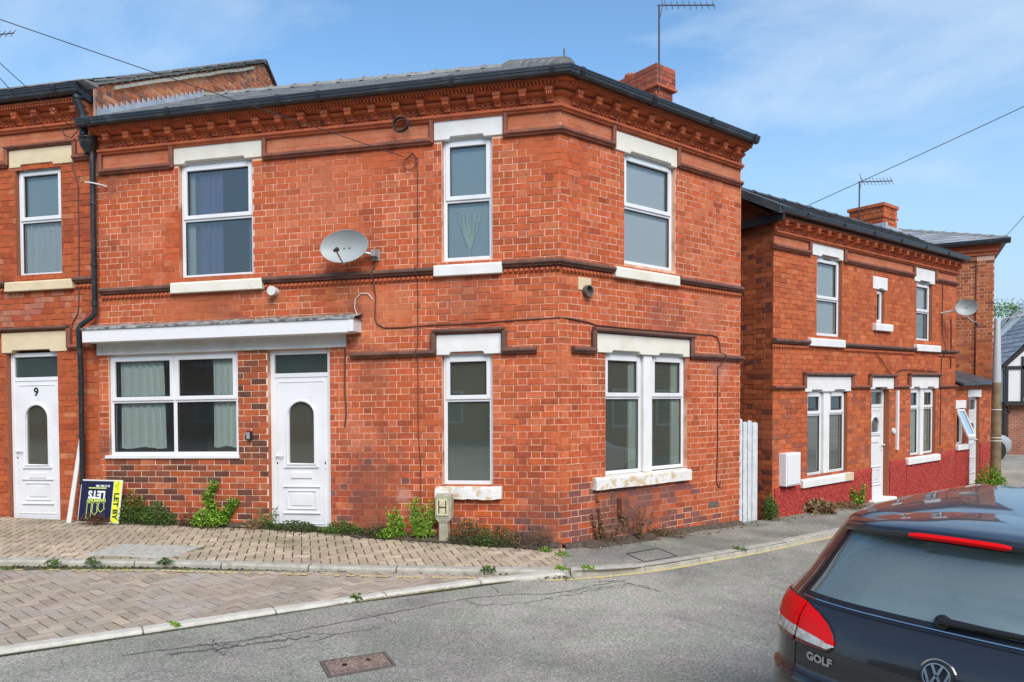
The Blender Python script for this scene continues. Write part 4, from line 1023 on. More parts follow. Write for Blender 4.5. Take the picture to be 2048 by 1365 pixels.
curtain(corner, FA, -6.36, -5.62, 1.44, 2.72, -.13, "curtain_mint", 6, .03, .06); curtain(corner, FA, -4.88, -4.47, 1.45, 2.72, -.13, "curtain_mint", 5, .025)
curtain(corner, FA, -5.08, -4.72, 3.82, 5.30, -.16, "curtain_blue", 4, .03); curtain(corner, FA, -4.32, -4.19, 3.82, 5.30, -.16, "curtain_blue", 2, .02)
m = MB(); m.box(FA, -5.27, -5.14, 3.79, 5.32, -.30, -.16); m.build("window_reveal", "net_curtain", corner)
m = MB(); m.face([FA.P(-1.50, 3.82, -.13), FA.P(-.88, 3.82, -.13), FA.P(-.88, 5.33, -.13), FA.P(-1.50, 5.33, -.13)]); m.build("roller_blind", "blind_blue", corner)
m = MB(); m.face([FB.P(1.13, 3.84, -.13), FB.P(2.15, 3.84, -.13), FB.P(2.15, 5.29, -.13), FB.P(1.13, 5.29, -.13)]); m.build("roller_blind", "blind_white", corner)
for (a, b) in ((1.33, 1.50), (2.22, 2.41)):
    m = MB(); m.box(FB, a, b, 1.03, 2.62, -.15, -.125); m.build("blind_slat", "curtain_mint", corner)
m = MB(); m.box(FB, 1.75, 1.92, 1.06, 2.62, -.24, -.20); m.build("blind_slat", "curtain_rose", corner)
# shop fascia
m = MB(); m.box(FA, -6.605, -2.83, 2.760, 2.945, -.04, .035); m.build("fascia_board", "paint_grey_white", corner, bevel=.003)
m = MB(); m.box(FA, -6.63, -2.70, 2.925, 3.10, .02, .26); can = m.build("canopy", "paint_white", corner, bevel=.004)
m = MB(); m.box(FA, -2.70, -2.62, 2.935, 3.105, .0, .265); m.build("canopy_end", "paint_white", can, bevel=.004)
m = MB(); n_ = 40; rows = [[], [], []]
for i in range(n_ + 1):
    s = lerp(-6.65, -2.60, i / n_); j = .012 * nz(s, 0, 3); rows[0].append(FA.P(s, 3.19 + j, .0)); rows[1].append(FA.P(s, 3.118 + j * .6, .275)); rows[2].append(FA.P(s, 3.098, .278))
m.grid(rows); m.grid([rows[2], [FA.P(lerp(-6.65, -2.60, i / n_), 3.10, 0) for i in range(n_ + 1)]]); m.build("canopy_felt", "felt", can)
# roof
ev = .28; ze = 5.96
eL, eC = V((-6.6, -ev, ze - .098)), V((MIT * ev, -ev, ze))
slate_slope(corner, "slate", "slate", eL, eC, ridge_w, hip_top, 15, .26)
eR = FB.P(3.80, ze, ev)
slate_slope(corner, "slate", "slate", eC, eR, hip_top, FB.P(3.80, 7.34, -2.6), 15, .26)
m = MB(); m.face([ridge_w, hip_top, back + V((0, 0, 5.9)), V((-6.6, 5.3, 5.9))]); m.face([hip_top, FB.P(3.8, 7.34, -2.6), FB.P(3.8, 5.9, -5.3), back + V((0, 0, 5.9))]); m.build("roof", "dark_slate", corner)
ridge_tiles(corner, ridge_w, hip_top, 13, .12)
ridge_tiles(corner, eC + (hip_top - eC) * .06, hip_top, 8, .13, name="hip_tile", lift=.02)
ridge_tiles(corner, hip_top + V((0, 0, .03)), FB.P(3.8, 7.37, -2.6), 9, .12)
m = MB(); c = eC + (hip_top - eC) * .05 + V((0, 0, .10)); m.tube([c, c + V((0, 0, .10))], .012, 5); m.build("hip_iron", "aerial_metal", corner)
gutter(corner, FA, -6.62, 0, 5.965, .245, .345, 0, MIT, joints=(-6.42, -5.2, -3.60, -3.05, -1.3, -.06), h=.10); gutter(corner, FB, 0, 3.71, 5.965, .245, .345, -MIT, 0, joints=(.06, 1.35, 2.55, 3.60), h=.10)
m = MB(); m.sweep(FA, -6.55, 0, [(0, 5.88), (.24, 5.905), (.24, 5.94), (0, 5.94)], 0, MIT); m.sweep(FB, 0, 3.75, [(0, 5.88), (.24, 5.905), (.24, 5.94), (0, 5.94)], -MIT, 0); m.build("soffit_board", "gutter_black", corner)
# chimney on the far gable, brick by brick
FCH = [Frame(FB.P(3.38, 0, -1.40), UB, NB), Frame(FB.P(3.38, 0, -2.30), -NB * -1, -UB), Frame(FB.P(3.79, 0, -1.40), -NB, UB)]
FCH[1] = Frame(FB.P(3.38, 0, -2.30), NB, -UB)
m = MB()
def chim_box(mb, s0, s1, d0, d1, z0, z1): mb.hexa([FB.P(a, z, -d) for z in (z0, z1) for a, d in ((s0, d0), (s1, d0), (s1, d1), (s0, d1))])
chim_box(m, 3.385, 3.785, 1.405, 2.295, 6.2, 7.58); chm = m.build("chimney", "mortar_red", corner)
tch = lambda s, z: pick([[5, (.36, .10, .055)], [2, (.25, .075, .05)], [2, (.44, .14, .075)]])
bk = lay(FCH[0], 0, .41, 6.35, 7.22, [], tch) + lay(FCH[1], 0, .90, 6.35, 7.22, [], tch) + lay(FCH[2], 0, .9, 6.35, 7.22, [], tch)
F2 = [Frame(FB.P(3.345, 0, -1.365), UB, NB), Frame(FB.P(3.345, 0, -2.335), NB, -UB), Frame(FB.P(3.825, 0, -1.365), -NB, UB)]
bk += lay(F2[0], 0, .48, 7.26, 7.60, [], tch) + lay(F2[1], 0, .97, 7.26, 7.60, [], tch) + lay(F2[2], 0, .97, 7.26, 7.60, [], tch)
m = MB(); chim_box(m, 3.35, 3.82, 1.37, 2.33, 7.25, 7.595); m.build("chimney_head", "mortar_red", chm)
m = MB(); chim_box(m, 3.32, 3.85, 1.34, 2.36, 7.225, 7.26); m.build("chimney_course", "terracotta", chm)
mb = MB()
for (F, e, f, za, zb, col, pr) in bk: mb.box(F, e, f, za, zb, -.01, pr, col)
mb.build("brick", "brick_red", chm, kind="stuff")
m = MB(); m.lathe(FB.P(3.58, 7.58, -2.15), (0, 0, 1), [(.10, 0), (.10, .1), (.115, .1), (.115, .14), (.08, .14), (.08, 0)], 14); m.build("chimney_pot", "terracotta", chm, smooth=False)
m = MB(); m.face([FB.P(3.3, 6.75, -1.39), FB.P(3.83, 6.75, -1.39), FB.P(3.83, 6.93, -1.385), FB.P(3.3, 6.93, -1.385)]); m.build("flashing", "lead", chm)
# downpipe with hopper beside the neighbour
PZ = lambda s, z, d: FA.P(s, z, d)
hp = MB(); hp.lathe(PZ(-6.60, 5.56, .12), (0, 0, 1), [(.05, 0), (.055, .02), (.10, .08), (.115, .16), (.115, .19), (.125, .19), (.125, .22), (.10, .22)], 14); hp.build("hopper", "black_plastic", corner, smooth=True)
pipe(corner, [PZ(-6.56, 5.6, .10), PZ(-6.57, 3.36, .09), PZ(-6.60, 3.30, .10), PZ(-6.74, 3.18, .16), PZ(-6.77, 3.12, .17), PZ(-6.78, 2.6, .13), PZ(-6.79, .42, .12)], .036)
for z in (4.85, 4.0, 3.45, 2.2, 1.6, .95):
    j = MB(); s_ = -6.56 if z > 3.3 else -6.785; dd = .10 if z > 3.3 else .125; j.lathe(PZ(s_, z, dd), (0, 0, 1), [(.036, 0), (.043, .005), (.043, .05), (.036, .055)], 12); j.build("pipe_joint", "black_plastic", corner)
m = MB(); m.tube([PZ(-6.64, 5.16, .15), PZ(-6.56, 5.15, .16), PZ(-6.45, 5.13, .10), PZ(-6.40, 5.12, .03)], .009, 6); m.build("cable_tie", "paint_white", corner)
# wall vents, key safe, telephone box, air brick
m = MB(); m.lathe(FA.P(-3.84, 3.53, 0), FA.n, [(.055, 0), (.055, .10), (.062, .10), (.062, .12), (.001, .12)], 18); m.build("flue_cover", "board_back", corner)
m = MB(); m.lathe(FB.P(.42, 3.39, 0), FB.n, [(.075, 0), (.075, .07), (.06, .07), (.055, .02), (.001, .02)], 14); m.build("vent_pipe", "cast_iron_dark", corner)
m = MB(); m.box(FB, .28, .50, 3.40, 3.56, 0, .014); m.build("mortar_patch", "stone_buff", corner)
ks = MB(); ks.box(FA, -4.275, -4.205, 1.55, 1.67, 0, .06); k_ = ks.build("key_safe", "black_plastic", corner, bevel=.008)
ks = MB(); ks.box(FA, -4.265, -4.215, 1.565, 1.655, .06, .066); ks.build("key_safe_face", "galvanised", k_, bevel=.004)
m = MB(); m.box(FB, .98, 1.12, .47, .72, 0, .10); m.build("service_box", "moulding_red", corner, bevel=.008)
m = MB(); m.box(FB, 2.95, 3.17, .40, .48, 0, .010); m.build("air_brick", "cast_iron_dark", corner)
# ------------------------------------------------------------------ the neighbour, number 9
left = thing("terrace_house", (-9, 0, zg(-9)), "taller brick terrace house with a white front door numbered 9", "house")
oL = [(-7.95, -7.178, 3.94, 5.485), (-8.155, -7.285, .36, 2.845)]
hL = [(a, b, c, e + .03) for a, b, c, e in oL]
m = MB(); backing(m, FA, -11.5, -6.6, 0, 6.45, hL); reveals(m, FA, hL); lw = m.build("wall", "mortar_red", left)
set_bricks(lay(FA, -9.60, -6.605, .22, 5.58, oL, tone_left, joint=.008), "brick_orange", lw, 220, left)
m = MB(); m.box(FA, -11.5, -9.60, .2, 5.99, -.01, .004); m.uv = uv_facade(FA); m.build("far_wall", "far_brick_left", left)
frieze_panels(lw, FA, [(-9.60, -8.05), (-6.95, -6.62)], 5.63, 5.785, "panel_brick"); frieze_panels(lw, FA, [(-9.60, -6.62)], 5.825, 5.99, "panel_brick")
cornice(left, FA, -11.5, -6.66, 6.03, 6.30, .325, -11.36)
for (a, b) in ((-11.5, -8.06), (-6.94, -6.62)): string(left, FA, a, b, 5.52, 5.60, .07, "moulding_red")
string(left, FA, -8.09, -6.90, 5.76, 5.82, .07, "moulding_red", "hood_mould")
for s in (-8.07, -6.92): upright(left, FA, s, 5.55, 5.78, .06, .06, "moulding_red")
for (a, b) in ((-11.5, -8.10), (-6.952, -6.62)): string(left, FA, a, b, 3.80, 3.885, .085, "band_brown"); balls(left, FA, a, b, 3.755, .036, .062, .045, "terracotta")
string(left, FA, -11.5, -7.06, 3.155, 3.205, .08, "band_brown", "hood_mould"); string(left, FA, -7.05, -6.62, 2.86, 2.93, .07, "moulding_red"); upright(left, FA, -7.06, 2.88, 3.16, .07, .07, "moulding_red")
lintel(left, FA, -8.03, -6.95, 5.505, 5.755, [(-7.95, -7.178)], "stone_buff"); sill(left, FA, -8.097, -6.955, 3.722, 3.872, "stone_buff"); lintel(left, FA, -8.222, -7.11, 2.842, 3.132, [(-8.155, -7.285)], "stone_buff")
window(left, FA, *oL[0], tr=4.74, glass=("glass_upper", "glass_upper")); upvc_door(left, FA, *oL[1], 2.455, 0, gz=(1.20, 2.09), number="9", glassmat="glass_obscure")
m = MB(); m.box(FA, -8.35, -7.15, .22, .365, -.02, .16); m.build("door_step", "concrete", left, bevel=.015)
m = MB(); m.face([FA.P(-10, 3.2, -2), FA.P(-6.6, 3.2, -2), FA.P(-6.6, 3.2, -.16), FA.P(-10, 3.2, -.16)]); m.face([FA.P(-10, .3, -2), FA.P(-6.6, .3, -2), FA.P(-6.6, 6.3, -2), FA.P(-10, 6.3, -2)]); m.face([(-11.49, .02, .1), (-11.49, 7.4, .1), (-11.49, 7.4, 6.3), (-11.49, .02, 6.3)]); m.build("partition", "room_wall", left)
curtain(left, FA, -7.93, -7.20, 3.97, 4.74, -.14, "net_curtain", 7, .025, name="net_curtain"); m = MB(); m.face([FA.P(-7.93, 4.74, -.13), FA.P(-7.19, 4.74, -.13), FA.P(-7.19, 5.47, -.13), FA.P(-7.93, 5.47, -.13)]); m.build("roller_blind", "blind_blue", left)
# gable above the corner house roof
FG = Frame((-6.6, 0, 0), (0, 1, 0), (1, 0, 0))
VA = 8.80
vz = lambda y: 6.44 + (VA - 6.44) / 4.47 * y if y < 4.47 else VA - (y - 4.47) * .85
m = MB(); m.face([(-6.601, -.02, 5.2), (-6.601, 7.5, 5.2), (-6.601, 7.5, 6.3), (-6.601, 4.47, VA - .02), (-6.601, -.02, 6.42)]); gw = m.build("gable_wall", "mortar_pale", left)
def gl(z):
    a = max(0.0, (z - 6.44) / ((VA - 6.44) / 4.47)); return (a + .02, min((z - 5.80) / .51, 4.47 + (VA - z) / .85 - .02))
set_bricks(lay(FG, 0, 5.2, 5.75, VA - .02, [], tone_gable, slim=gl, joint=.013), "brick_orange", gw, 80, left)
def strip(name, mat, pts, w0, w1, parent, thick=.03):
    m = MB()
    for i in range(len(pts) - 1):
        a, b = V(pts[i]), V(pts[i + 1]); m.hexa([a + V((w0, 0, 0)), a + V((w1, 0, 0)), b + V((w1, 0, 0)), b + V((w0, 0, 0)), a + V((w0, 0, thick)), a + V((w1, 0, thick)), b + V((w1, 0, thick)), b + V((w0, 0, thick))])
    return m.build(name, mat, parent)
NV = 11
for i in range(NV):
    y0, y1 = 4.47 * i / NV - .05, 4.47 * (i + .97) / NV - .05
    strip("verge_slate", "ridge_tile", [(-6.6, y0, vz(y0) + .075), (-6.6, y1, vz(y1) + .06)], -.35, .075, left, .025)
    strip("verge_mortar", "verge_mortar", [(-6.6, lerp(y0, y1, t), vz(lerp(y0, y1, t)) + .015 + .02 * nz(y0 + t, 2, 5)) for t in (0, .25, .5, .75, 1.03)], -.1, .035 + random.uniform(-.008, .008), left, .045)
strip("verge_mortar", "verge_mortar", [(-6.6, .35 + 4.1 * t / 20, vz(.35 + 4.1 * t / 20) - .085 + .022 * nz(t * .3, 2, 1.2)) for t in range(19)], -.02, .045, left, .05)
strip("verge_board", "band_brown", [(-6.6, 4.47, VA + .02), (-6.6, 7.4, VA + .02 - 2.93 * .85)], -.3, .06, left, .05)
slate_slope(left, "slate", "slate", (-11.5, -.30, 6.36), (-6.55, -.30, 6.38), (-11.5, 4.47, VA - .02), (-6.55, 4.47, VA), 20, .26)
m = MB(); m.face([(-11.5, 4.47, VA - .02), (-6.55, 4.47, VA), (-6.55, 7.5, 6.3), (-11.5, 7.5, 6.3)]); m.build("roof", "dark_slate", left)
ridge_tiles(left, (-11.5, 4.50, VA - .03), (-6.55, 4.50, VA - .01), 11, .09, lift=0)
gutter(left, FA, -11.5, -6.58, 6.45, .22, .35, joints=(-8.2, -6.95), h=.12)
m = MB(); m.sweep(FA, -11.5, -6.62, [(0, 6.30), (.2, 6.32), (.2, 6.40), (0, 6.40)]); m.build("soffit_board", "gutter_black", left)
for i in range(7): 
    m = MB(); s = -8.6 + i * .31; m.sweep(FA, s, s + .295, [(.10, 6.455), (.36, 6.455 + random.uniform(.0, .012)), (.36, 6.475), (.10, 6.52)]); m.build("eaves_slate", "ridge_tile", left)
# lead soakers stepped up the gable against the lower roof
m = MB(); ln = [(.0, 5.93), (2.42, 7.23)]; n_ = 22
lo = lambda y: 5.862 + .513 * (y + .28) + .025
for i in range(n_):
    y0, y1 = .02 + 2.5 * i / n_, .02 + 2.5 * (i + 1) / n_
    m.prism([(-6.585, y0, lo(y0) - .05), (-6.585, y1, lo(y1) - .05), (-6.585, y1, lo(y1) + .055), (-6.585, y0 + .012, lo(y0) + .15), (-6.585, y0, lo(y0) + .05)], (.012, 0, 0))
m.build("lead_flashing", "lead", left)
# its downpipe offset over the lower gutter
pipe(left, [FA.P(-6.66, 6.36, .24), FA.P(-6.66, 6.24, .24), FA.P(-6.64, 6.10, .18), FA.P(-6.62, 5.92, .18), FA.P(-6.62, 5.80, .18)], .05)
for z, d in ((6.27, .24), (6.0, .18), (5.86, .18)):
    j = MB(); j.lathe(FA.P(-6.655 if z > 6.2 else -6.62, z, d), (0, 0, 1), [(.05, 0), (.06, .005), (.06, .045), (.05, .05)], 12); j.build("pipe_joint", "black_plastic", left)
# ------------------------------------------------------------------ the house down the side street
side = thing("side_house", tuple(FC.P(4.62, 0)), "red brick house with white painted lintels and bright red rendered plinth", "house")
oC = [(5.96, 6.82, 3.11, 4.495), (8.16, 8.47, 3.43, 4.09), (9.89, 10.64, 3.165, 4.39), (5.68, 6.25, .655, 2.13), (6.45, 7.05, .655, 2.13), (7.98, 8.70, .0, 2.165), (9.66, 10.17, .76, 2.165), (10.32, 10.87, .76, 2.165)]
hC = [(a, b, c, e + .03) for a, b, c, e in oC[:3] + [(5.68, 7.05, .64, 2.13), oC[5], (9.66, 10.87, .75, 2.165)]]
m = MB(); backing(m, FC, 4.62, 11.9, -.2, 5.0, hC); reveals(m, FC, hC); cw = m.build("wall", "mortar_red", side)
FS = Frame(FC.P(4.62, 0, -5), NB, -UB)          # wall along the alley
m = MB(); m.face([FS.P(0, -.2), FS.P(5, -.2), FS.P(5, 5.0), FS.P(4.1, 5.6), FS.P(0, 5.0)]); sw = m.build("alley_wall", "mortar_red", side)
br = lay(FC, 4.62, 11.9, -.15, 4.55, hC, tone_c, joint=.007)
set_bricks(br, "brick_orange", cw, 250, side)
def slim_s(z): return (1.2, 5.0 - .004) if z < 5 else (1.2, max(1.3, 4.95 - (z - 5.0) / .6) if z < 5.55 else 1.2)
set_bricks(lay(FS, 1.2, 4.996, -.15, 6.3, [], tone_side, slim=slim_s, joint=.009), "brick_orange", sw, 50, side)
m = MB(); m.face([FC.P(11.9, -.2, 0), FC.P(11.9, -.2, -5), FC.P(11.9, 5, -5), FC.P(11.9, 5.6, -.9), FC.P(11.9, 5, 0)]); m.face([FC.P(4.62, -.2, -5), FC.P(4.62, 5, -5), FC.P(11.9, 5, -5), FC.P(11.9, -.2, -5)]); m.uv = lambda co, n_: (co.dot(NB) if abs(n_.dot(UB)) > .5 else co.dot(UB), co.z); m.build("end_wall", "far_brick_red", side)
frieze_panels(cw, FC, [(4.64, 5.70), (6.89, 9.72), (10.78, 11.88)], 4.545, 4.69)
cornice(side, FC, 4.62, 11.9, 4.725, 4.965, .335, 4.76, fine=False, scale=.95, dent=.17)
for (a, b) in ((4.60, 5.70), (6.90, 9.71), (10.79, 11.92)): string(side, FC, a, b, 4.46, 4.54, .07, "moulding_red")
for s in (5.70, 6.89, 9.72, 10.78): upright(side, FC, s, 4.47, 4.70, .06, .06, "moulding_red")
for (a, b) in ((4.60, 5.655), (6.84, 9.77), (10.955, 11.92)): string(side, FC, a, b, 2.93, 3.012, .085, "band_brown"); balls(side, FC, a, b, 2.885, .036, .075, .045, "terracotta")
for (a, b) in ((4.60, 5.53), (7.19, 7.84), (8.90, 9.52), (11.02, 11.92)): string(side, FC, a, b, 2.17, 2.235, .07, "moulding_red")
for (a, b, z) in ((5.50, 7.22, 2.42), (7.82, 8.93, 2.41), (9.50, 11.05, 2.44)):
    string(side, FC, a, b, z - .02, z + .045, .085, "band_brown", "hood_mould")
    for s in (a + .035, b - .035): upright(side, FC, s, 2.19, z, .07, .07, "moulding_red")
PW = "stone_white"
lintel(side, FC, 5.745, 6.835, 4.488, 4.70, [(5.96, 6.82)], PW, ear=.12); sill(side, FC, 5.66, 6.837, 2.915, 3.065, PW)
lintel(side, FC, 7.98, 8.555, 4.085, 4.325, [(8.16, 8.47)], PW, ear=.05, notch=.02); sill(side, FC, 7.995, 8.70, 3.285, 3.435, PW)
lintel(side, FC, 9.765, 10.73, 4.385, 4.67, [(9.89, 10.64)], PW, ear=.12); sill(side, FC, 9.775, 10.95, 2.94, 3.09, PW)
lintel(side, FC, 5.57, 7.15, 2.125, 2.39, [(5.68, 6.25), (6.45, 7.05)], PW); sill(side, FC, 5.44, 7.168, .485, .635, PW)
lintel(side, FC, 7.88, 8.86, 2.16, 2.385, [(7.98, 8.70)], PW); lintel(side, FC, 9.56, 10.98, 2.16, 2.41, [(9.66, 10.17), (10.32, 10.87)], PW); sill(side, FC, 9.43, 10.985, .60, .745, PW)
m = MB(); m.box(FC, 6.255, 6.445, .63, 2.14, -.08, -.012); m.build("mullion", PW, side, bevel=.008)
m = MB(); m.box(FC, 10.175, 10.315, .74, 2.17, -.08, -.012); m.build("mullion", PW, side, bevel=.008)
m = MB(); m.box(FC, 6.86, 7.165, .50, .632, .06, .079); m.build("sill_repair", "stone_buff", side, bevel=.004)
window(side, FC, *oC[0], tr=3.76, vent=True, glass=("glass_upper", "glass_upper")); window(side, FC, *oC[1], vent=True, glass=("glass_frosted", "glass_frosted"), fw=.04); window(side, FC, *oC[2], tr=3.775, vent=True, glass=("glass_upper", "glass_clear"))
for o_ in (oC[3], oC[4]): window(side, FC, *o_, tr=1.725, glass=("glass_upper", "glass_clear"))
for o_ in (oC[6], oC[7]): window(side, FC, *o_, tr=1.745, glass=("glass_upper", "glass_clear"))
upvc_door(side, FC, *oC[5], 1.83, 0, d=-.10, gz=(1.30, 1.62), handle=1)
m = MB(); m.face([FC.P(4.7, 2.45, -.17), FC.P(11.8, 2.45, -.17), FC.P(11.8, 2.45, -2), FC.P(4.7, 2.45, -2)]); m.face([FC.P(4.7, -.1, -1.6), FC.P(11.8, -.1, -1.6), FC.P(11.8, 4.9, -1.6), FC.P(4.7, 4.9, -1.6)]); m.build("partition", "room_wall", side)
for (a, b, c, e, mat, k) in ((5.97, 6.81, 3.12, 4.49, "blind_white", 0), (9.9, 10.63, 3.77, 4.38, "blind_white", 0), (5.68, 6.25, .67, 1.72, "curtain_rose", 8), (6.45, 7.05, .67, 1.72, "curtain_rose", 8), (9.66, 10.17, .77, 1.74, "curtain_mint", 5), (10.32, 10.87, .77, 1.74, "net_curtain", 5)):
    if k: curtain(side, FC, a, b, c, e, -.14, mat, k, .02)
    else: m = MB(); m.face([FC.P(a, c, -.13), FC.P(b, c, -.13), FC.P(b, e, -.13), FC.P(a, e, -.13)]); m.build("roller_blind", mat, side)
# red pebble-dashed plinth, broken by the door
def render(a, b, tops, F, root, nx=9.0, holes=()):
    m = MB(); n_ = int((b - a) * nx * 3); rows = []
    zt = lambda s: interp(s, [p[0] for p in tops], [p[1] for p in tops])
    for j in range(15):
        t = j / 14; r = []
        for i in range(n_ + 1):
            s = lerp(a, b, i / n_); z = lerp(-.2, zt(s) - .006 * abs(math.sin(s * 40)), t)
            r.append(F.P(s, z, .028 + .012 * noise.noise(V((s * 22, z * 22, 1))) + .008 * noise.noise(V((s * 47, z * 47, 4))) - (.024 if j == 14 else 0)))
        rows.append(r)
    m.grid(rows); m.face([F.P(a, -.2, .03), F.P(a, -.2, 0), F.P(a, zt(a), 0), F.P(a, zt(a), .03)]); m.face([F.P(b, -.2, .03), F.P(b, -.2, 0), F.P(b, zt(b), 0), F.P(b, zt(b), .03)])
    return m.build("rendered_plinth", "red_render", root, smooth=True)
render(4.66, 5.45, [(4.66, .56), (5.5, .58)], FC, side); render(5.45, 7.965, [(5.4, .49), (7.16, .50), (7.17, .63), (8, .655)], FC, side); render(8.72, 9.44, [(8.7, .725), (9.44, .735)], FC, side); render(9.44, 10.99, [(9.4, .61), (10.99, .62)], FC, side); render(10.99, 11.92, [(10.9, .75), (12, .78)], FC, side)
m = MB(); m.box(FC, 7.85, 8.78, -.2, .03, -.1, .14); m.build("door_step", "stone_white", side, bevel=.012)
mb_ = MB(); mb_.box(FC, 4.80, 5.24, .575, 1.12, .0, .14); bx_ = mb_.build("meter_box", "paint_white", side, bevel=.008); mb_ = MB(); mb_.box(FC, 4.83, 5.21, .60, 1.09, .14, .152); mb_.build("meter_door", "paint_white", bx_, bevel=.004)
m = MB(); m.box(FC, 8.99, 9.06, .93, 2.13, 0, .045); m.build("cable_trunking", "paint_white", side, bevel=.004)
m = MB(); m.lathe(FC.P(8.87, 1.32, 0), NB, [(.06, 0), (.06, .03), (.05, .045), (.001, .045)], 14); m.build("bell_push", "board_back", side)
# roof
er0, er1 = FC.P(4.40, 5.05, .26), FC.P(12.0, 5.05, .26); rr0, rr1 = FC.P(4.40, 5.69, -.90), FC.P(12.0, 5.69, -.90)
slate_slope(side, "slate", "dark_slate", er0, er1, rr0, rr1, 6, .26)
m = MB(); m.face([rr0, rr1, FC.P(12, 5.05, -5.2), FC.P(4.4, 5.05, -5.2)]); m.build("roof", "dark_slate", side)
ridge_tiles(side, rr0, rr1, 16, .07, lift=0, mat="dark_slate")
for i in range(4):
    t0, t1 = i / 4, (i + .97) / 4; a, b = er0.lerp(rr0, t0), er0.lerp(rr0, t1); m = MB()
    off = UB * -.02; th = V((0, 0, .035)); m.hexa([a + off - V((0, 0, .10)), a + UB * .42, b + UB * .42, b + off - V((0, 0, .10)), a + off + th, a + UB * .42 + th, b + UB * .42 + th, b + off + th]); m.build("verge_slate", "dark_slate", side)
m = MB(); m.hexa([FC.P(4.50, 4.86, .24), FC.P(4.56, 4.86, .24), FC.P(4.56, 4.86, -5), FC.P(4.50, 4.86, -5), FC.P(4.50, 4.99, .24), FC.P(4.56, 4.99, .24), FC.P(4.56, 4.99, -5), FC.P(4.50, 4.99, -5)]); m.build("barge_board", "half_timber", side)
gutter(side, FC, 4.42, 11.98, 5.065, .20, .29, h=.085, joints=(5.2, 6.4, 7.5, 8.6, 9.7, 10.8))
m = MB(); m.sweep(FC, 4.5, 11.95, [(0, 4.965), (.18, 4.975), (.18, 5.03), (0, 5.03)]); m.build("soffit_board", "gutter_black", side)
m = MB(); chc = lambda mb, s0, s1, d0, d1, z0, z1: mb.hexa([FB.P(a, z, -d) for z in (z0, z1) for a, d in ((s0, d0), (s1, d0), (s1, d1), (s0, d1))])
chc(m, 11.02, 11.66, 1.22, 1.99, 5.5, 6.50); cch = m.build("chimney", "mortar_red", side)
bk = []
for (F, w) in ((Frame(FB.P(11, 0, -1.2), UB, NB), .68), (Frame(FB.P(11, 0, -2.0), NB, -UB), .80)): bk += lay(F, 0, w, 5.6, 6.20, [], tone_c) + lay(Frame(F.o + F.n * .02, F.u, F.n), -.02, w + .02, 6.20, 6.24, [], tone_c, course=.05) + lay(F, 0, w, 6.245, 6.46, [], tone_c)
mb = MB()
for (F, e, f, za, zb, col, pr) in bk: mb.box(F, e, f, za, zb, -.01, pr, col)
mb.build("brick", "brick_orange", cch, kind="stuff")
m = MB(); chc(m, 10.97, 11.71, 1.17, 2.04, 6.46, 6.53); m.build("chimney_course", "terracotta", cch)
m = MB(); chc(m, 10.95, 11.70, 1.10, 1.22, 5.75, 5.98); chc(m, 10.92, 11.0, 1.1, 2.1, 5.75, 6.05); m.build("flashing", "lead", cch)
# single-storey lean-to at its far end
lean = thing("lean_to", tuple(FC.P(12, -.1)), "low brick lean-to with white door and propped open casement window", "outbuilding")
oW = [(12.02, 12.46, .88, 1.70), (12.70, 13.33, -.12, 1.95)]
m = MB(); backing(m, FC, 11.92, 14.15, -.3, 2.24, oW); reveals(m, FC, oW); lww = m.build("wall", "mortar_red", lean)
set_bricks(lay(FC, 11.92, 14.15, -.22, 2.15, oW, tone_c, joint=.007), "brick_orange", lww, 60, lean)
string(lean, FC, 11.92, 14.17, 2.14, 2.24, .04, "terracotta_bright")
lintel(lean, FC, 11.93, 12.50, 1.69, 1.88, [(12.02, 12.46)], PW, ear=.08, notch=.01); sill(lean, FC, 11.95, 12.55, .75, .88, PW); lintel(lean, FC, 12.62, 13.40, 1.94, 2.12, [(12.70, 13.33)], PW, ear=.1, notch=.01)
upvc_door(lean, FC, *oW[1], 1.62, 0, gz=(1.0, 1.35), handle=1)
m = MB(); bars(m, FC, 12.02, 12.46, .88, 1.70, .04, -.10, -.05); wf = m.build("window", "upvc_white", lean)
# casement hung at the top, open outwards
hz, hd = 1.68, -.04; an = R(22); cf = lambda s, l, t=0.0: FC.P(s, hz - l * math.cos(an), hd + l * math.sin(an) + t)
m = MB()
for (a, b, l0, l1) in ((12.03, 12.08, 0, .66), (12.40, 12.45, 0, .66), (12.08, 12.40, 0, .05), (12.08, 12.40, .61, .66)): m.hexa([cf(s, l, t) for t in (0, .04) for s, l in ((a, l0), (b, l0), (b, l1), (a, l1))])
cs = m.build("casement", "upvc_white", wf); m = MB(); m.face([cf(12.08, .05, .02), cf(12.40, .05, .02), cf(12.40, .61, .02), cf(12.08, .61, .02)]); m.build("pane", "glass_upper", wf)
render(11.93, 12.69, [(11.9, .78), (12.7, .80)], FC, lean); render(13.35, 13.95, [(13.3, .83), (14, .84)], FC, lean)
m = MB(); q0, q1, q2, q3 = FC.P(11.93, 2.24, .14), FC.P(14.24, 2.26, .14), FC.P(13.4, 2.80, -1.25), FC.P(11.93, 2.80, -1.25); up = V((0, 0, .04)); m.hexa([q0, q1, q2, q3, q0 + up, q1 + up, q2 + up, q3 + up]); m.build("roof", "dark_slate", lean)
m = MB(); m.tube([q0 + V((0, 0, .0)), q1], .035, 8); m.build("gutter", "gutter_black", lean)
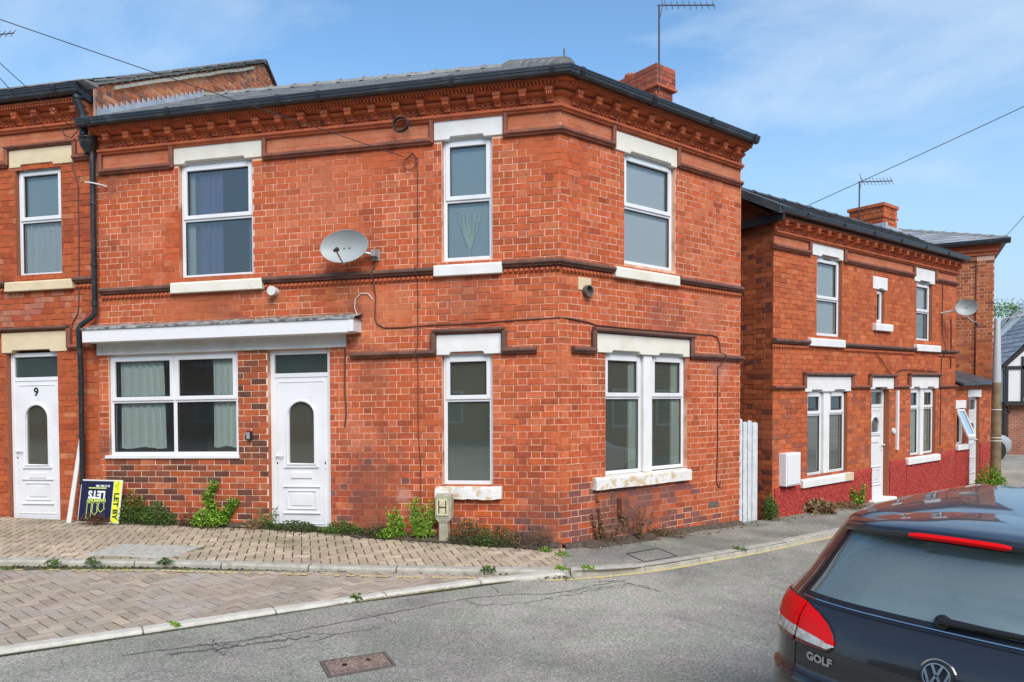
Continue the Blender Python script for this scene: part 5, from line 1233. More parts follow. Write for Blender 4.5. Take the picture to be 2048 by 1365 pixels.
# taller brick house turned to the next street
WD = V((-math.sin(R(73)), math.cos(R(73)), 0)); ND = V((-math.cos(R(73)), -math.sin(R(73)), 0)); PD = FB.P(14.16, 0)
tall = thing("tall_house", tuple(PD), "tall brick house with hipped slate roof behind the lean-to", "house")
FT = Frame(PD, -WD, ND)
m = MB(); m.face([FT.P(-6, -.3), FT.P(0, -.3), FT.P(0, 5.8), FT.P(-6, 5.8)]); m.face([FT.P(0, -.3), FT.P(0, -.3, -6), FT.P(0, 5.8, -6), FT.P(0, 5.8)]); m.face([FT.P(0, -.3, -6), FT.P(-6, -.3, -6), FT.P(-6, 5.8, -6), FT.P(0, 5.8, -6)]); tw = m.build("wall", "mortar_pale", tall)
ttn = lambda s, z: pick([[6, (.40, .12, .045)], [3, (.46, .16, .065)], [2, (.27, .085, .045)]])
FT2 = Frame(PD - ND * 6, ND, -WD)
set_bricks(lay(FT, -2.4, 0, -.2, 5.62, [(-.37, 0, 2.4, 5.45)], ttn, joint=.010) , "brick_orange", tw, 150, tall)
m = MB(); m.box(FT, -.36, 0, 2.4, 5.40, 0, .05); m.box(FT, -2.4, 0, 5.40, 5.52, 0, .05); pst = m.build("pilaster", "mortar_pale", tall)
set_bricks(lay(Frame(FT.o + FT.n * .05, FT.u, FT.n), -.36, 0, 2.4, 5.40, [], ttn) + lay(Frame(FT.o + FT.n * .05, FT.u, FT.n), -2.4, -.36, 5.40, 5.52, [], ttn), "brick_orange", pst, 0, tall)
m = MB(); m.box(FT, -2.4, .06, 5.52, 5.60, 0, .09); m.box(FT, -2.4, .09, 5.60, 5.70, 0, .13); m.box(FT, -2.4, .12, 5.70, 5.78, 0, .18); m.build("corbel_course", "terracotta_bright", tall)
e0, e1, e2 = FT.P(.28, 5.84, .28), FT.P(-6.2, 5.84, .28), FT.P(.28, 5.84, -6.2); ap = FT.P(-3, 7.15, -3)
slate_slope(tall, "slate", "slate", e1, e0, FT.P(-3.2, 7.15, -3), ap, 12, .3); slate_slope(tall, "slate", "slate", e0, e2, ap, FT.P(-3, 7.15, -3.2), 12, .3)
ridge_tiles(tall, e0 + (ap - e0) * .02, ap, 13, .10, name="hip_tile")
gutter(tall, FT, -6, .30, 5.86, .18, .32)
# ------------------------------------------------------------------ narrow gate between the houses
gate = thing("slat_gate", tuple(FB.P(3.78, .05)), "narrow gate of white painted upright boards between the two houses", "gate")
for i, (a, b) in enumerate(((3.765, 3.875), (3.905, 4.005), (4.03, 4.13), (4.155, 4.29))):
    m = MB(); z1 = 1.70 - .012 * i + (.01, -.03, .0, -.02)[i]; m.prism([FB.P(s, z, -.08) for s, z in ((a, .06), (b, .06), (b, z1 - .02), (b - .03, z1), (a + .02, z1), (a, z1 - .025))], NB * .022); m.build("board", "timber_white", gate, bevel=.003)
for z in (.35, 1.35): m = MB(); m.box(FB, 3.76, 4.30, z, z + .09, -.13, -.082); m.build("rail", "timber_white", gate)
# ------------------------------------------------------------------ far end of the street
lamp = thing("lamp_post", (8.62, 9.12, -.03), "brown lamp post with grey upper column at the far corner", "lamp post")
m = MB(); m.lathe((8.62, 9.12, -.05), (0, 0, 1), [(.108, 0), (.102, 1.2), (.094, 2.3), (.088, 2.42)], 14); m.build("column", "post_brown", lamp, smooth=True)
m = MB(); m.lathe((8.62, 9.12, 2.36), (0, 0, 1), [(.088, 0), (.086, .3), (.056, 1.42), (.046, 1.45), (.001, 1.45)], 14); m.build("upper_column", "post_grey", lamp, smooth=True)
m = MB(); m.tube([(8.62, 9.12, 3.78), (9.0, 9.0, 3.84), (9.35, 8.9, 3.87)], .014, 6); m.build("arm", "post_grey", lamp)
m = MB(); m.box(Frame((9.62, 8.82, 3.90), (.95, -.28, 0), (-.28, -.95, 0)), -.25, .2, -.03, .02, -.05, .05); m.build("lantern", "post_grey", lamp, bevel=.02)
for z in (1.05, 1.12, 1.75): m = MB(); m.lathe((8.62, 9.12, z), (0, 0, 1), [(.103, 0), (.109, .004), (.109, .018), (.103, .022)], 14); m.build("band", "board_back", lamp)
hall = thing("timbered_house", (14.5, 22, -.3), "brick house with black and white timbered gable and grey slate roof", "house")
FX = Frame((0, 22, 0), (1, 0, 0), (0, -1, 0))
m = MB(); m.box(FX, 14.42, 20, -.4, 1.80, -6, 0); m.uv = uv_auto; m.build("wall", "far_brick_dark", hall)
m = MB(); m.box(FX, 13.6, 20, -.4, 3.7, -9, -2); m.uv = uv_auto; m.build("rear_wall", "far_brick_orange", hall)
m = MB(); m.box(FX, 14.20, 20, 1.86, 3.2, -6, .25); m.prism([FX.P(14.2, 3.2, .25), FX.P(20, 3.2, .25), FX.P(20, 8, .25), FX.P(19, 8, .25)], (0, 6, 0)); m.build("plaster_panel", "plaster_white", hall)
m = MB()
for a, b, c, e in ((14.17, 20, 1.74, 1.90), (14.17, 20, 3.12, 3.24), (14.17, 14.27, 1.9, 3.12), (14.72, 14.80, 1.9, 3.6), (15.35, 15.43, 1.9, 4.2)): m.box(FX, a, b, c, e, .22, .30)
m.build("timber_frame", "half_timber", hall)
m = MB(); m.box(FX, 14.80, 15.33, 2.05, 3.05, .24, .26); m.build("window", "gasket", hall)
m = MB(); m.hexa([FX.P(s, z, d) for d in (-2.6, .42) for s, z in ((13.98, 3.14), (14.06, 3.30), (18.2, 7.55), (18.2, 7.25))]); m.build("barge_board", "half_timber", hall)
slate_slope(hall, "slate", "slate", (13.4, 23.8, 3.70), (20, 23.8, 3.70), (13.4, 27, 5.2), (20, 27, 5.2), 18, .3)
slate_slope(hall, "slate", "slate", (13.96, 24.6, 3.22), (13.96, 21.6, 3.22), (18, 24.6, 7.5), (18, 21.6, 7.5), 22, .3)
m = MB(); m.tube([(14.22, 21.92, -.3), (14.22, 21.92, 3.1)], .05, 8); m.build("downpipe", "black_plastic", hall)
m = MB(); m.tube([FX.P(14.3, 1.72, .1), FX.P(14.36, 1.5, .1), FX.P(14.44, 1.45, .0)], .03, 6); m.build("bracket", "half_timber", hall)
m = MB(); m.prism([FX.P(13.9, -.3, -1.95), FX.P(14.2, -.3, -1.95), FX.P(14.2, 1.7, -1.95), FX.P(13.9, 1.7, -1.95)], (0, -.06, 0)); dr = m.build("gateway", "half_timber", hall)
# houses across the street: seen only mirrored in the windows and the car
def mirror_house(name, F, a, b, h, label):
    r = thing(name, tuple(F.P((a + b) / 2, 0)), label, "house")
    m = MB(); m.box(F, a, b, -.3, h, -7, 0); m.uv = uv_facade(F); m.build("wall", "far_brick_red", r)
    m = MB(); P = F.P; m.loft([P(a, h, .3), P(a, h + 2.6, -3.5), P(a, h, -7.3)], [P(b, h, .3), P(b, h + 2.6, -3.5), P(b, h, -7.3)]); m.build("roof", "dark_slate", r)
    s = a + .9
    while s < b - 1.2:
        for z in (1.0, 3.6):
            m = MB(); bars(m, F, s, s + 1.0, z, z + 1.4, .08, 0, .05); w_ = m.build("window", "upvc_white", r); m = MB(); m.box(F, s + .08, s + .92, z + .08, z + 1.32, .005, .02); m.build("pane", "glass_frosted", w_)
        s += 2.4
mirror_house("opposite_terrace", Frame((0, -21, 0), (-1, 0, 0), (0, 1, 0)), -13, 42, 5.6, "brick terrace across the road, mirrored in the shop window")
mirror_house("opposite_row", Frame(FB.P(0, 0, 11.5), -UB, -NB), -22, -3, 5.4, "brick row across the side street, mirrored in the car roof")
# ------------------------------------------------------------------ cars
pm("car_dark", (.022, .021, .024), .28, fine=.05, fscale=300, spec=.5, metal=.35, coat=1.0, col3=(.035, .033, .032), s3=7, a3=.55, b3=.8)
pm("car_silver", (.50, .52, .53), .3, fine=.03, spec=.5, metal=.5, coat=1.0)
pm("car_trim", (.012, .012, .013), .35, fine=.03, spec=.5, col3=(.03, .03, .03), s3=12)
pm("car_interior", (.32, .36, .36), .9, fine=.1)
pm("lamp_red", (.80, .004, .004), .25, fine=0, spec=.25)
pm("lamp_dark_red", (.10, .004, .006), .15, fine=0, spec=.6, coat=1.0)
pm("lamp_clear", (.62, .60, .54), .15, fine=.15, fscale=90, spec=.6, coat=1.0, col2=(.38, .34, .28), vscale=35)
pm("chrome", (.60, .61, .62), .15, fine=0, metal=1.0)
pm("tyre", (.02, .02, .021), .85, fine=.1)
glass_material("car_glass", (.93, 1.0, .99), .20, (.64, .80, .77), .05)  # pale diffuse share paints in mirrored sky and lit cabin, with some dust
CZ = [.20, .35, .50, .60, .645, .67, .80, .90, .97, 1.00, 1.10, 1.20, 1.30, 1.375, 1.40, 1.43, 1.455, 1.472, 1.482]
CYR = [.14, .04, .005, .0, .012, .045, .058, .088, .128, .150, .208, .265, .326, .378, .44, .66, 1.0, 1.35, 1.7]
CXS = [.82, .890, .914, .920, .920, .920, .918, .908, .885, .868, .797, .742, .688, .645, .622, .58, .52, .44, .30]
CYF = [4.08, 4.18, 4.2, 4.19, 4.18, 4.17, 4.02, 3.74, 3.30, 3.10, 2.92, 2.72, 2.52, 2.36, 2.28, 2.16, 2.0, 1.88, 1.78]
def herm(x, xs, ys):
    n = len(xs)
    if x <= xs[0]: return ys[0]
    if x >= xs[-1]: return ys[-1]
    for i in range(n - 1):
        if x <= xs[i + 1]: break
    h = xs[i + 1] - xs[i]; t = (x - xs[i]) / h
    sl = lambda k: 0 if k < 0 or k > n - 2 else (ys[k + 1] - ys[k]) / (xs[k + 1] - xs[k])
    def tan(k):
        a, b = sl(k - 1), sl(k)
        if k == 0: return b
        if k == n - 1: return a
        return 0 if a * b <= 0 else 2 * a * b / (a + b)
    m0, m1 = tan(i) * h, tan(i + 1) * h
    return (2 * t ** 3 - 3 * t * t + 1) * ys[i] + (t ** 3 - 2 * t * t + t) * m0 + (-2 * t ** 3 + 3 * t * t) * ys[i + 1] + (t ** 3 - t * t) * m1
def car_pt(t, z, sgn=1, off=0.0):
    """point of the body: t 0..1 across the rear, 1..2 along the side, 2..3 across the front"""
    yr, xs, yf = herm(z, CZ, CYR), herm(z, CZ, CXS), herm(z, CZ, CYF)
    D = interp(z, [.2, .9, 1.0, 1.375, 1.48], [.55, .52, .46, .34, .1]); D = min(D, (yf - yr) * .45); M_ = 3.0
    cor = lambda f: 1 - max(0.0, 1 - f ** M_) ** (1 / M_)
    if t <= 1: p = V((xs * t, yr + D * cor(t), z))
    elif t <= 2: p = V((xs, lerp(yr + D, yf - D, t - 1), z))
    else: f = 3 - t; p = V((xs * f, yf - D * cor(f), z))
    if off:
        e = .004; tt = min(max(t, e), 3 - e); a = car_pt(tt + e, z) - car_pt(tt - e, z); b = car_pt(tt, z + e) - car_pt(tt, z - e); n_ = a.cross(b).normalized()
        if n_.dot(V((p.x, p.y - 2.1, .3))) < 0: n_ = -n_
        p = p + n_ * off
    return V((p.x * sgn, p.y, p.z))
def build_car(name, loc, rz, paint, label, detail=True, badge=True):
    root = thing(name, loc, label, "car", rz=rz)
    T = [math.sin(R(a)) ** (2 / 3.0) for a in range(0, 90, 6)]
    T = sorted(set([round(t, 4) for t in T] + [.79, .83, .735, .97, .985, .995, 1.0])) + [1.03, 1.06, 1.10, 1.14, 1.22, 1.30, 1.38, 1.42, 1.45, 1.53, 1.61, 1.70, 1.78, 1.85, 1.92, 1.97]
    T += [3 - t for t in [1.0, .98, .95, .9, .85, .7, .55, .4, .25, .1, .0]]
    Zs = sorted(set([.2 + .035 * i for i in range(37)] + [.645, .67, .985, 1.0, 1.03, 1.345, 1.375, 1.40, 1.42, 1.44, 1.455, 1.465, 1.472, 1.478, 1.482])); Zs = [z for z in Zs if z <= 1.482]
    groups = {"body": MB(), "rear_window": MB(), "window_border": MB(), "side_window": MB(), "windscreen": MB()}
    for sg in (1, -1):
        for j in range(len(Zs) - 1):
            for i in range(len(T) - 1):
                t0, t1, z0, z1 = T[i], T[i + 1], Zs[j], Zs[j + 1]; tm, zm = (t0 + t1) / 2, (z0 + z1) / 2; g = "body"
                if 1.0 < zm < 1.375 and tm < .83: g = "window_border" if (zm < 1.03 or zm > 1.345 or tm > .79) else "rear_window"
                elif 1.0 < zm < 1.35 and (1.14 < tm < 1.42 or 1.45 < tm < 1.78): g = "side_window"
                elif 1.0 < zm < 1.42 and tm > 2.15: g = "windscreen"
                q = [car_pt(t0, z0, sg), car_pt(t1, z0, sg), car_pt(t1, z1, sg), car_pt(t0, z1, sg)]
                groups[g].face(q if sg > 0 else q[::-1])
    top = [car_pt(t, Zs[-1], 1) for t in T] + [car_pt(t, Zs[-1], -1) for t in T[::-1]][1:-1]
    groups["body"].face(top)
    body = groups["body"].build("body", paint, root, local=True, smooth=True, weld=True)
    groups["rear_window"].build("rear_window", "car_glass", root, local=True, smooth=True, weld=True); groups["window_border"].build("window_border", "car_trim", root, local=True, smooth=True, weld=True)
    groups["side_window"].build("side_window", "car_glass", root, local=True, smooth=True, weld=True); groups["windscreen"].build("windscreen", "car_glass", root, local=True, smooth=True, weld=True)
    for x in (-.76, .76):
        for y in (.80, 3.37):
            w = MB(); w.lathe((x + (.07 if x > 0 else -.07), y, .31), (1, 0, 0), [(.20, -.10), (.30, -.10), (.315, -.06), (.315, .06), (.30, .10), (.20, .10)], 28); wh = w.build("wheel", "tyre", root, local=True, smooth=True)
            w = MB(); sx = 1 if x > 0 else -1; w.lathe((x + .07 * sx, y, .31), (sx, 0, 0), [(.205, .095), (.20, .07), (.06, .085), (.001, .09)], 20); w.build("rim", "chrome", wh, local=True)
            w = MB(); w.lathe((x + .075 * sx, y, .33), (sx, 0, 0), [(.35, -.02), (.35, .087), (.001, .087)], 24); w.build("wheel_arch", "tyre", root, local=True)
    # cabin
    FL = Frame((0, 0, 0), (1, 0, 0), (0, -1, 0))
    def cab(nm, x0, x1, y0, y1, z0, z1, bev=.03): m = MB(); m.box(FL, x0, x1, z0, z1, -y1, -y0); return m.build(nm, "car_interior", root, local=True, bevel=bev, seg=2)
    cab("rear_shelf", -.58, .58, .27, .78, .95, .985, .01); cab("cabin_floor", -.78, .78, .5, 3.1, .25, .45, .02); cab("dashboard", -.7, .7, 2.75, 3.15, .6, .98)
    for x in (-.42, 0, .42): cab("rear_seat", x - .2, x + .2, .80, .95, .45, 1.02)
    for x in (-.42, .42): cab("headrest", x - .12, x + .12, .84, .93, 1.04, 1.20); cab("front_seat", x - .25, x + .25, 1.65, 1.80, .45, 1.10); cab("headrest", x - .13, x + .13, 1.68, 1.78, 1.13, 1.33)
    if not detail: return root
    # roof spoiler with high-level brake light
    m = MB(); rows = []
    for i in range(25):
        f = -1 + 2 * i / 24; e = abs(f) ** 3.5; y, z, x = .13 * e, -.030 * f * f, f * .555
        rows.append([V((x * .93, .98, 1.446 + z * 1.3)), V((x * .97, .62 + y * .5, 1.438 + z)), V((x, .44 + y, 1.425 + z)), V((x * 1.01, .30 + y, 1.408 + z)), V((x * 1.01, .275 + y, 1.396 + z)), V((x * 1.01, .283 + y, 1.366 + z)), V((x, .32 + y, 1.358 + z)), V((x * .98, .42 + y, 1.372 + z))])
    m.grid(rows); m.face(rows[0]); m.face(rows[-1][::-1]); sp = m.build("spoiler", paint, root, local=True, smooth=True)
    m = MB(); rows = []
    for i in range(13):
        f = -.335 + .67 * i / 12; e = abs(f) ** 3.5; z = -.030 * f * f; x = f * .6; k = 1 - max(0, abs(f) - .305) / .06
        rows.append([V((x, .270 + .1 * e, 1.383 + z + .012 * k)), V((x, .262 + .1 * e, 1.381 + z)), V((x, .270 + .1 * e, 1.381 + z - .014 * k))])
    m.grid(rows); m.build("brake_light", "lamp_red", sp, local=True)
    # tail lamps
    for sg in (-1, 1):
        for (nm, ta, tb, topf, botf) in (("tail_lamp", .748, 1.075, lambda t: interp(t, [.748, .86, .95, 1.0, 1.03, 1.075], [.982, .990, .986, .972, .955, .90]), lambda t: interp(t, [.748, 1.0, 1.075], [.800, .812, .835])),
                                         ("tail_lamp", .50, .728, lambda t: interp(t, [.50, .515, .56, .63, .728], [.855, .885, .922, .952, .978]), lambda t: interp(t, [.50, .53, .728], [.825, .802, .798]))):
            cols = [lerp(ta, tb, i / 16) for i in range(17)]
            def patch_(v0, v1, mat, off, parent, name_, n=5):
                m = MB(); rows = []
                for j in range(n + 1):
                    v = lerp(v0, v1, j / n); rows.append([car_pt(t, lerp(botf(t), topf(t), v), sg, off) for t in cols])
                edge_ = [[car_pt(t, lerp(botf(t), topf(t), v), sg, -.004) for t in cols] for v in (v0, v1)]
                m.grid([edge_[0]] + rows + [edge_[1]]); m.grid([[r[0] for r in rows], [edge_[0][0]] + [car_pt(cols[0], lerp(botf(cols[0]), topf(cols[0]), lerp(v0, v1, j / n)), sg, -.004) for j in range(1, n + 1)]])
                return m.build(name_, mat, parent, local=True, smooth=False)
            tl = patch_(.36, 1.0, "lamp_red", .012, root, "tail_lamp")
            patch_(.10, .355, "lamp_clear", .011, tl, "reversing_light"); patch_(.0, .095, "lamp_dark_red", .012, tl, "lamp_base")
            m = MB(); ou = [car_pt(t, topf(t) + .002, sg, .004) for t in cols] ; m.tube(ou, .005, 5); m.tube([car_pt(t, botf(t) - .002, sg, .004) for t in cols], .005, 5); m.build("seal", "car_trim", tl, local=True)
    # seams
    def seam(pts, r, mat="car_trim"): m = MB(); m.tube(pts, r, 5); m.build("seam", mat, body, local=True)
    for sg in (-1, 1):
        seam([car_pt(.737, z, sg, .001) for z in [.672 + .0128 * i for i in range(26)]], .0035)
        seam([car_pt(.83, z, sg, .001) for z in [1.0 + .0375 * i for i in range(11)]], .004)
        seam([car_pt(t, .657, sg, .0) for t in [.0, .1, .2, .3, .4, .5, .6, .7, .735]], .006)
    seam([car_pt(abs(t), .990, 1 if t > 0 else -1, .001) for t in [-.80 + .1 * i for i in range(17)]], .0055)
    seam([car_pt(abs(t), 1.003, 1 if t > 0 else -1, .004) for t in [-.80 + .1 * i for i in range(17)]], .004, "chrome")
    # wiper
    m = MB(); base = car_pt(.02, 1.035, -1, .02)
    m.lathe(base - V((0, -.02, .01)), (0, -1, .45), [(.034, 0), (.034, .018), (.026, .028), (.001, .030)], 14)
    arm = [car_pt(abs(x) / .84, 1.035 + .012 * x, 1 if x > 0 else -1, .032 - .01 * abs(x)) for x in [-.02 + .06 * i for i in range(9)]]
    m.tube(arm, [.020, .018, .016, .014, .013, .012, .011, .010, .009], 6); wp = m.build("wiper", "car_trim", root, local=True, smooth=True)
    m = MB(); m.tube([p + V((0, .014, -.012)) for p in arm[2:]], .007, 5); m.build("wiper_blade", "tyre", wp, local=True)
    if not badge: return root
    # badge
    c = car_pt(0, .835); ax = V((1, 0, 0)); pz = (car_pt(0, .86) - car_pt(0, .81)).normalized(); nn = ax.cross(pz); nn = nn if nn.y < 0 else -nn
    E = lambda x, y, d: c + ax * x + pz * y + nn * d
    m = MB(); n_ = 28; m.grid([[E(r_ * math.cos(2 * math.pi * k / n_), r_ * math.sin(2 * math.pi * k / n_), d) for k in range(n_)] for r_, d in ((.066, -.004), (.064, .010), (.056, .012), (.055, .004), (.001, .004))], closed=True); bd = m.build("badge", "car_trim", root, local=True)
    m = MB(); m.grid([[E(r_ * math.cos(2 * math.pi * k / n_), r_ * math.sin(2 * math.pi * k / n_), d) for k in range(n_)] for r_, d in ((.0565, .010), (.055, .014), (.0495, .014), (.048, .006))], closed=True)
    m.grid([[E(r_ * math.cos(math.pi * (.12 + .76 * k / 20)), r_ * math.sin(math.pi * (.12 + .76 * k / 20)), d) for k in range(21)] for r_, d in ((.076, -.002), (.073, .006), (.066, .004))])  # added chrome arc stands in for the bright reflection round the badge recess
    def stroke(p, q, w=.0105):
        p, q = V((p[0], p[1])), V((q[0], q[1])); t = (q - p).normalized(); s_ = V((-t.y, t.x)) * w / 2
        m.hexa([E(k.x, k.y, d) for d in (.004, .013) for k in (p - s_, q - s_, q + s_, p + s_)])
    for p, q in (((-.021, .047), (-.003, .006)), ((.021, .047), (.003, .006)), ((-.047, .020), (-.024, -.042)), ((-.024, -.042), (-.004, .0)), ((.047, .020), (.024, -.042)), ((.024, -.042), (.004, .0))): stroke(p, q)
    m.build("emblem_and_glint", "chrome", bd, local=True)
    m = MB(); text_faces(m, "GOLF", .050, lambda x, y: car_pt((.525 - x) / .918, .752 + y, -1, .006), bold=.0022, sx=1.12); m.build("model_lettering", "chrome", root, local=True)
    # number plate recess on the bumper
    m = MB(); m.box(FL, -.27, .27, .40, .52, .0, .012); np_ = m.build("number_plate", "board_yellow", root, local=True, bevel=.004)
    return root
golf = build_car("parked_car", (2.274, -5.549, .020), .8741 - math.pi / 2, "car_dark", "dark grey hatchback with red tail lamps in the right foreground")
build_car("parked_car", (9.2, 18.62, zg(13) + ROAD), R(-72), "car_silver", "silver car half hidden behind the lamp post", badge=False)
pm("car_white", (.72, .73, .73), .3, fine=.02, spec=.5, coat=1.0)
wc = FB.P(3.0, 0, 5.4); build_car("parked_car", (wc.x, wc.y, zg(wc.x) + ROAD), TH - math.pi / 2, "car_white", "white car parked ahead of the dark hatchback, mirrored in the corner window", badge=False)
# ------------------------------------------------------------------ things on and against the walls
def satellite_dish(loc_plate, centre, axis, up, rx, ry, label, tilt=0, lnb=None, name="satellite_dish"):
    o = thing(name, loc_plate, label, "dish"); ax = V(axis).normalized(); sx = V(up).cross(ax).normalized(); sy = ax.cross(sx); c = V(centre)
    sx2 = sx * math.cos(tilt) + sy * math.sin(tilt); sy2 = -sx * math.sin(tilt) + sy * math.cos(tilt); n_ = 36
    f = lambda r, k, d: c + (sx2 * (rx * r * math.cos(2 * math.pi * k / n_)) + sy2 * (ry * r * math.sin(2 * math.pi * k / n_))) + ax * (.09 * (r * r - 1) + d)
    m = MB(); m.grid([[f(r, k, 0) for k in range(n_)] for r in (.02, .25, .5, .75, .95, 1.0)] + [[f(1.025, k, .004) for k in range(n_)], [f(1.025, k, -.012) for k in range(n_)]] + [[f(r, k, -.008) for k in range(n_)] for r in (.95, .6, .3, .02)], closed=True)
    m.build("reflector", "dish_grey", o, smooth=True)
    b = c - sy2 * ry * .98; tip = c + ax * .34 - sy2 * ry * .55 if lnb is None else V(lnb)
    m = MB(); m.tube([b - ax * .06, b + ax * .02 - sy2 * .03, tip], .011, 6); m.build("feed_arm", "galvanised", o)
    m = MB(); d = (c - tip).normalized(); m.tube([tip - d * .05, tip, tip + d * .03, tip + d * .05], [.018, .024, .024, .03], 10); m.build("receiver_head", "cable_dark", o); m = MB(); m.tube([tip + d * .05, tip + d * .058], .029, 10); m.build("receiver_cap", "board_back", o)
    m = MB(); m.tube([c - ax * .10, c - ax * .17], .03, 8); m.tube([c - ax * .17, V(loc_plate).lerp(c - ax * .17, .3), V(loc_plate)], .018, 8); m.build("bracket_arm", "galvanised", o)
    for k, (x, y) in enumerate(((-.2, .0), (.2, .0), (.2, -.55))): m = MB(); q = c + sx2 * rx * x * .6 + sy2 * ry * y - ax * .084; m.tube([q, q + ax * .012], .008, 6); m.build("bolt", "cable_dark", o)
    return o
dish = satellite_dish(tuple(FA.P(-2.40, 3.93, .02)), FA.P(-2.73, 4.01, .28), (-.05, -1, .08), (0, 0, 1), .325, .205, "grey oval satellite dish on the corner house wall", tilt=R(2), lnb=FA.P(-2.70, 3.90, .58))
m = MB(); m.box(FA, -2.46, -2.36, 3.86, 4.0, 0, .02); m.box(FA, -2.43, -2.37, 3.90, 3.98, .02, .14); m.build("wall_plate", "galvanised", dish)
sd_ = satellite_dish(tuple(FC.P(11.05, 3.80, .02)), FC.P(11.10, 3.88, .50), (-.3, -1, .12), (0, 0, 1), .20, .175, "pale satellite dish on the far end of the side house", lnb=FC.P(11.08, 3.50, .70))
def aerial(name, base, h, boom_dir, length, n, label, up=0.12):
    o = thing(name, base, label, "aerial"); b = V(base); t = b + V((0, 0, h)); d = V(boom_dir).normalized(); s = V((0, 0, 1)).cross(d).normalized(); e = (V((0, 0, 1)) * .8 + s * .6)
    m = MB(); m.tube([b, t], .016, 6); m.build("mast", "aerial_metal", o); m = MB(); m.tube([t - d * .03, t + d * length], .012, 6); m.build("boom", "aerial_metal", o)
    for i in range(n):
        c = t + d * (length * (.12 + .86 * i / (n - 1))); l = .13 if i else .15; m = MB(); m.tube([c - e * l, c + e * l], .006, 5); m.build("element", "aerial_metal", o)
    c = t + d * length * .06
    for k in (-1, 1): m = MB(); m.tube([c + V((0, 0, .02 * k)), c - d * .04 + (V((0, 0, .2 * k)))], .007, 5); m.build("reflector_rod", "aerial_metal", o)
    return o
aerial("tv_aerial", tuple(FB.P(3.41, 7.15, -1.37)), 1.40, (.98, .2, .0), .92, 9, "tall thin television aerial on the corner house chimney")
aerial("tv_aerial", tuple(FB.P(10.98, 6.2, -1.75)), .92, (.98, .2, .03), .78, 9, "small television aerial on the side house chimney")
aerial("tv_aerial", (-11.9, 3.0, 8.0), 1.15, (1, .12, .05), .78, 7, "aerial tip at the left edge above the terrace roof")
# cables
def cable(name, pts, r, mat, label, sag=0.0, n=24):
    a = [V(p) for p in pts]
    if sag: a = [a[0].lerp(a[-1], i / n) - V((0, 0, sag * 4 * (i / n) * (1 - i / n))) for i in range(n + 1)]
    m = MB(); m.tube(a, r, 6); return tag(m.build(name, mat, origin=tuple(a[0])), label, "cable")
def hug(F, pts, d=.012): return [F.P(s, z, d) for s, z in pts]
cable("overhead_wire", [(-4.0, -3.9, 5.12), tuple(FA.P(-1.985, 5.17, .05))], .008, "cable_dark", "telephone wire sloping down to the coil on the corner house wall") if False else None
wa = FA.P(-1.985, 5.14, .05); wb = V((-8.15, -.01, 7.58)); cable("overhead_wire", [wa + (V((-6.03, -2.0, 6.31)) - wa) * 1.9, wa], .005, "cable_dark", "long telephone wire sloping down across the roof to the corner house wall", sag=.03)
wl_ = FA.P(-6.90, 5.95, .05); cable("overhead_wire", [wl_ + (V((-7.1, -1.0, 6.37)) - wl_) * 2.6, wl_], .005, "cable_dark", "upper wire reaching the terrace house under its eaves", sag=.02)
wl_ = FA.P(-7.33, 5.98, .05); cable("overhead_wire", [wl_ + (V((-7.2, -.9, 6.22)) - wl_) * 2.6, wl_], .005, "cable_dark", "lower wire reaching the terrace house under its eaves", sag=.02)
wr = FC.P(4.75, 5.02, .30); cable("overhead_wire", [wr + (V((5.94, 2.0, 5.92)) - wr) * 1.6, wr], .005, "cable_dark", "wire crossing the sky to the eaves of the side house", sag=.02)
wr = FT.P(.2, 5.9, .3); cable("overhead_wire", [wr + (V((7.9, 6.4, 5.45)) - wr) * 2, wr], .006, "cable_dark", "short wire to the roof corner of the tall house", sag=.02)
cable("wall_cable", hug(FA, [(-1.985, 5.14), (-1.90, 5.20), (-1.84, 5.12), (-1.84, 4.6), (-1.845, 3.78)]) + [FA.P(-1.845, 3.74, .10), FA.P(-1.845, 3.66, .10), FA.P(-1.845, 3.56, .03)] + hug(FA, [(-1.845, 3.4), (-1.85, 2.74)]) + [FA.P(-1.85, 2.69, .10), FA.P(-1.85, 2.60, .09), FA.P(-1.85, 2.54, .012)] + hug(FA, [(-1.85, 1.6), (-1.82, 1.2), (-1.83, .75), (-1.78, .55)]), .006, "cable", "brown cable running down the wall beside the narrow windows")
cable("cable_coil", [FA.P(-1.93 + .085 * math.cos(k * .45), 5.06 + .085 * math.sin(k * .45), .03 + .002 * k) for k in range(16)], .007, "cable", "small loop of cable under the cornice moulding by the wall cable")
cable("cable_coil", [FA.P(-2.02 + .10 * math.cos(k * .42) + .004 * math.sin(k), 5.53 + .09 * math.sin(k * .42), .09 + .0015 * k) for k in range(46)], .008, "cable_dark", "thick coil of cable hanging on the cornice")
cable("wall_cable", hug(FA, [(-2.43, 3.86), (-2.43, 3.78)], .02) + [FA.P(-2.43, 3.73, .10), FA.P(-2.43, 3.65, .10), FA.P(-2.43, 3.56, .05)] + hug(FA, [(-2.42, 3.4), (-2.43, 3.12), (-2.40, 3.04), (-2.30, 2.99), (-2.05, 2.985), (-1.7, 3.0), (-1.2, 3.0), (-.5, 3.02), (-.02, 3.03)]) + hug(FB, [(.1, 3.03), (.45, 3.0), (.6, 2.97), (1.5, 2.965), (2.5, 2.97), (3.0, 2.97), (3.12, 2.95), (3.18, 2.85), (3.2, 2.72)]) + [FB.P(3.22, 2.68, .10), FB.P(3.22, 2.60, .09)] + hug(FB, [(3.14, 2.5), (3.14, 1.2), (3.12, .75), (3.18, .68), (3.22, .78)]), .009, "cable", "brown cable from the dish running round the corner of the house")
cable("wall_cable", hug(FA, [(-2.46, 3.36), (-2.52, 3.44), (-2.62, 3.45), (-2.70, 3.38), (-2.71, 3.27), (-2.68, 3.18)], .015), .006, "board_back", "pale loop of cable above the end of the shop fascia")
